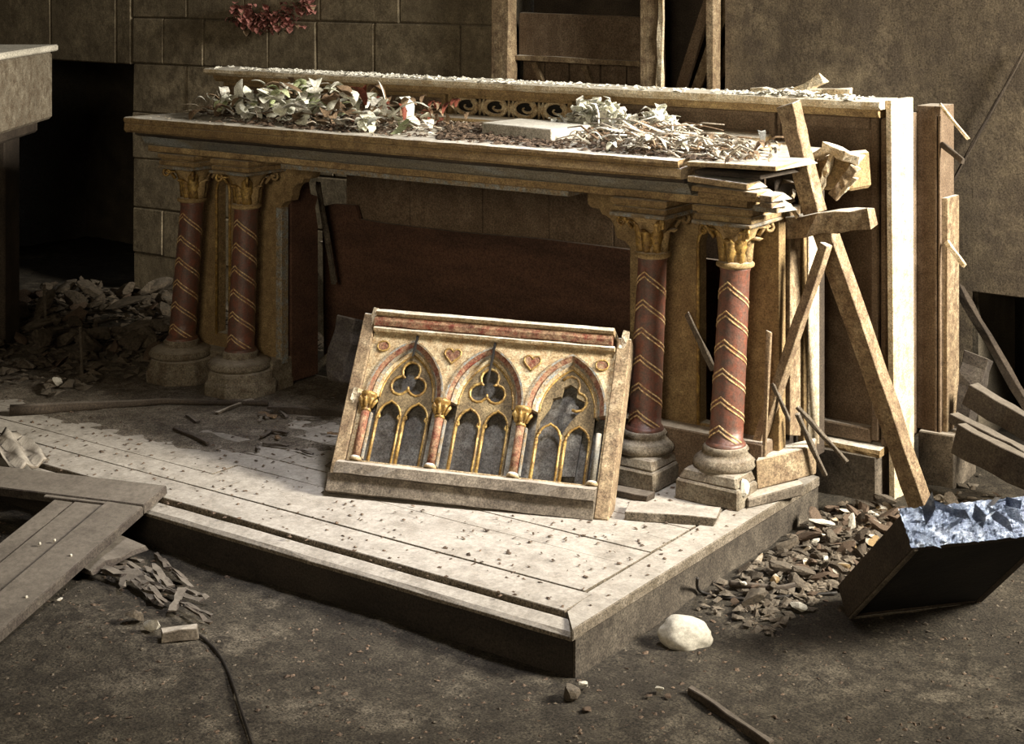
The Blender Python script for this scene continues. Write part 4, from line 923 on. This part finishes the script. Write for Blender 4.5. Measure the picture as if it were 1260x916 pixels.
# white fluffy mass and twigs on the right
wf = thing('white_dried_flowers', 'fluffy white dried flower mass on the altar right of the frieze', 'dried flowers', tuple(at(755, 160, y=1.4)))
for k_ in range(290):
    px = R.gauss(745, 26) if k_ % 3 else R.gauss(812, 12); hm = .088*math.exp(-((px-738)/42)**2)+.068*math.exp(-((px-812)/16)**2)+.015
    p = at(px, 160, y=R.uniform(1.38, 1.55)); p.z = AT+R.uniform(.3, 1)*hm; s = MB()
    leaf(s, p, Vector((R.uniform(-1, 1), R.uniform(-1, .3), R.uniform(-.1, 1))), R.uniform(.03, .055), R.uniform(.014, .024), R.uniform(0, 1), n=3); part('petal', s, 'leafpale' if k_ % 2 else 'white', wf)
tw = thing('twig_bundle', 'tangle of dry twigs and curled leaves on the right end of the altar', 'twigs', tuple(at(830, 190, y=1.2)))
for k_ in range(240):
    px = R.triangular(700, 945, 800); y_ = R.uniform(1.0, 1.4); p = at(px, 175, y=y_); hm = .012+.06*math.exp(-((px-800)/70)**2)
    p.z = AT+R.uniform(0, hm); a_ = R.gauss(0, .6)+(PI if R.random() < .4 else 0); L_ = R.uniform(.05, .18); d = Vector((math.cos(a_), math.sin(a_)*.7, R.uniform(-.1, .35)))
    m1 = p+d*L_*.5+Vector((R.uniform(-.02, .02), R.uniform(-.02, .02), R.uniform(0, .02))); s = MB(); s.tube([p, m1, p+d*L_+Vector((0, 0, -.01))], R.uniform(.0025, .0062), 4, .5)
    part('twig', s, R.choice(('twig', 'twig', 'white', 'leafbrown')), tw)
for k_ in range(70):
    px = R.uniform(715, 950); p = at(px, 180, y=R.uniform(1.0, 1.3)); p.z = AT+R.uniform(.002, .035); s = MB()
    leaf(s, p, Vector((R.uniform(-1, 1), R.uniform(-1, 1), R.uniform(-.1, .3))), R.uniform(.03, .08), R.uniform(.006, .015), .7); part('leaf', s, R.choice(('leafpale', 'leafbrown', 'twig')), tw)
for (px, py, dx, dz, L_) in ((736, 140, -.1, 1, .07), (825, 165, .05, 1, .09), (755, 150, .6, .7, .09), (905, 195, 1, .03, .17)):
    p = at(px, py+15, y=1.15); d = Vector((dx, 0, dz)).normalized(); s = MB(); s.tube([p, p+d*L_*.5+Vector((.006, 0, 0)), p+d*L_], .0038, 5, .6); part('twig', s, 'white', tw)
# dust, flakes and litter: uncountable
def flakes(name, label, cat, m_, n, fn, s0, s1, group=None):
    s = MB()
    for k_ in range(n):
        q = fn()
        if q is None: continue
        p = Vector(q); a_ = R.uniform(0, 6.3); L_ = R.uniform(s0, s1); e1 = Vector((math.cos(a_), math.sin(a_), R.uniform(-.3, .3)))*L_; e2 = Vector((-math.sin(a_), math.cos(a_), R.uniform(-.3, .3)))*L_*R.uniform(.35, .8)
        h = Vector((0, 0, L_*R.uniform(.25, .6)))
        s.add([p-e1-e2, p+e1-e2*.6, p+e1*.7+e2, p-e1*.8+e2, p+h+e1*R.uniform(-.3, .3)], [(0, 1, 4), (1, 2, 4), (2, 3, 4), (3, 0, 4), (3, 2, 1, 0)])
    return single(name, s, m_, label, cat, group, kind='stuff')
def shelf_pt():
    px = R.choice((R.uniform(265, 1060), R.uniform(300, 700), R.gauss(980, 40), R.gauss(400, 60)))
    p = at(px, 100, y=1.70); x_ = min(max(p.x, -3.0), .08)
    hh = .0+.022*math.exp(-((px-980)/45)**2)
    return (x_, R.uniform(1.65, 1.79), GZ+R.uniform(0, hh))
flakes('plaster_debris', 'white plaster flakes and dust lying along the top of the retable shelf', 'debris', 'white', 1300, shelf_pt, .004, .016)
flakes('altar_dust', 'pale crumbs and dust scattered over the altar top', 'debris', 'twig', 900, lambda: (R.uniform(-2.7, -.1), R.uniform(.97, 1.6), AT-.002), .003, .011)
flakes('platform_litter', 'small dark leaf litter scattered on the platform boards', 'litter', 'litter', 1500, lambda: (lambda x_, y_: (x_, y_, .003))(R.uniform(-3.2, -.02), R.uniform(.05, 1.4)), .0018, .0085)
def fpt():
    x_ = R.uniform(-2.2, 1.3); y_ = R.uniform(-1.4, 1.6)
    if x_ < .01 and y_ > -.01: return None
    return (x_, y_, ground(x_, y_))
flakes('floor_grit', 'dark grit and crumbs strewn over the dirt floor', 'grit', 'litter', 3200, fpt, .002, .009)
flakes('floor_grit', 'pale plaster crumbs strewn over the dirt floor', 'grit', 'rock', 3600, fpt, .0015, .007)
def hp():
    x_ = R.gauss(.23, .13); y_ = R.gauss(1.1, .34)
    if x_ < .02 or x_ > .6 or y_ < .5 or (x_ > .3 and y_ < .85) or (y_ > 1.6 and x_ < .27): return None
    return (x_, y_, ground(x_, y_)+R.uniform(0, .012))
flakes('heap_crumbs', 'small brown crumbs filling the rubble heap right of the platform', 'rubble', 'rock', 1500, hp, .006, .022)
def hl():
    x_ = R.uniform(-4.5, -2.7); y_ = R.uniform(.6, 2.35); return (x_, y_, max(ground(x_, y_), 0 if y_ < PYB else -1)+R.uniform(0, .03))
flakes('heap_crumbs', 'small dark crumbs filling the rubble heap left of the altar', 'rubble', 'rock', 1600, hl, .008, .035)
flakes('leaf_litter', 'dark crumbled leaf litter beneath the twigs and leaves on the altar top', 'litter', 'litter', 2600, lambda: (lambda p, w: (p.x, p.y, AT+R.uniform(0, .012)*w))(at(R.choice((R.triangular(235, 560, 400), R.triangular(690, 950, 800), R.uniform(540, 700))), 165, y=R.uniform(1.0, 1.5)), R.random()), .005, .018)
# chunks standing on the shelf at right
GC = None
for (px, py, px2, py2, w2, l_) in ((975, 117, 1010, 97, .035, 'pale splintered wood chunk tilted on the right of the shelf top'), (930, 112, 975, 113, .02, 'low pale slat lying on the shelf top right of centre'), (985, 112, 1045, 112, .018, 'small pale slat at the right end of the shelf top'), (640, 104, 668, 106, .02, 'short pale slat on the shelf below the timber frame')):
    timber('shelf_fragment', l_, at(px, py, y=1.72), at(px2, py2, y=1.72), w2, .03, 'palewood', seg=4, j=.005, cat='wood fragment', broken=(.02, .02))
# dried garland at the top of the wall
gl = thing('dried_garland', 'purplish red dried garland hanging on the stone wall at the top', 'garland', tuple(at(340, 10, y=WY-.03)))
for k_ in range(290):
    t = R.random(); px = 288+98*t+R.gauss(0, 3); py = 2+26*math.sin(PI*min(1, .15+t*.85))**.8*1.0+R.gauss(0, 7)
    p = at(px, py, y=WY-.02-R.uniform(0, .03)); s = MB()
    leaf(s, p, Vector((R.uniform(-1, 1), R.uniform(-1, 0), R.uniform(-1, 1))), R.uniform(.025, .05), R.uniform(.012, .021), .5, n=3); part('petal', s, 'garland' if k_ % 5 else 'leafbrown', gl)
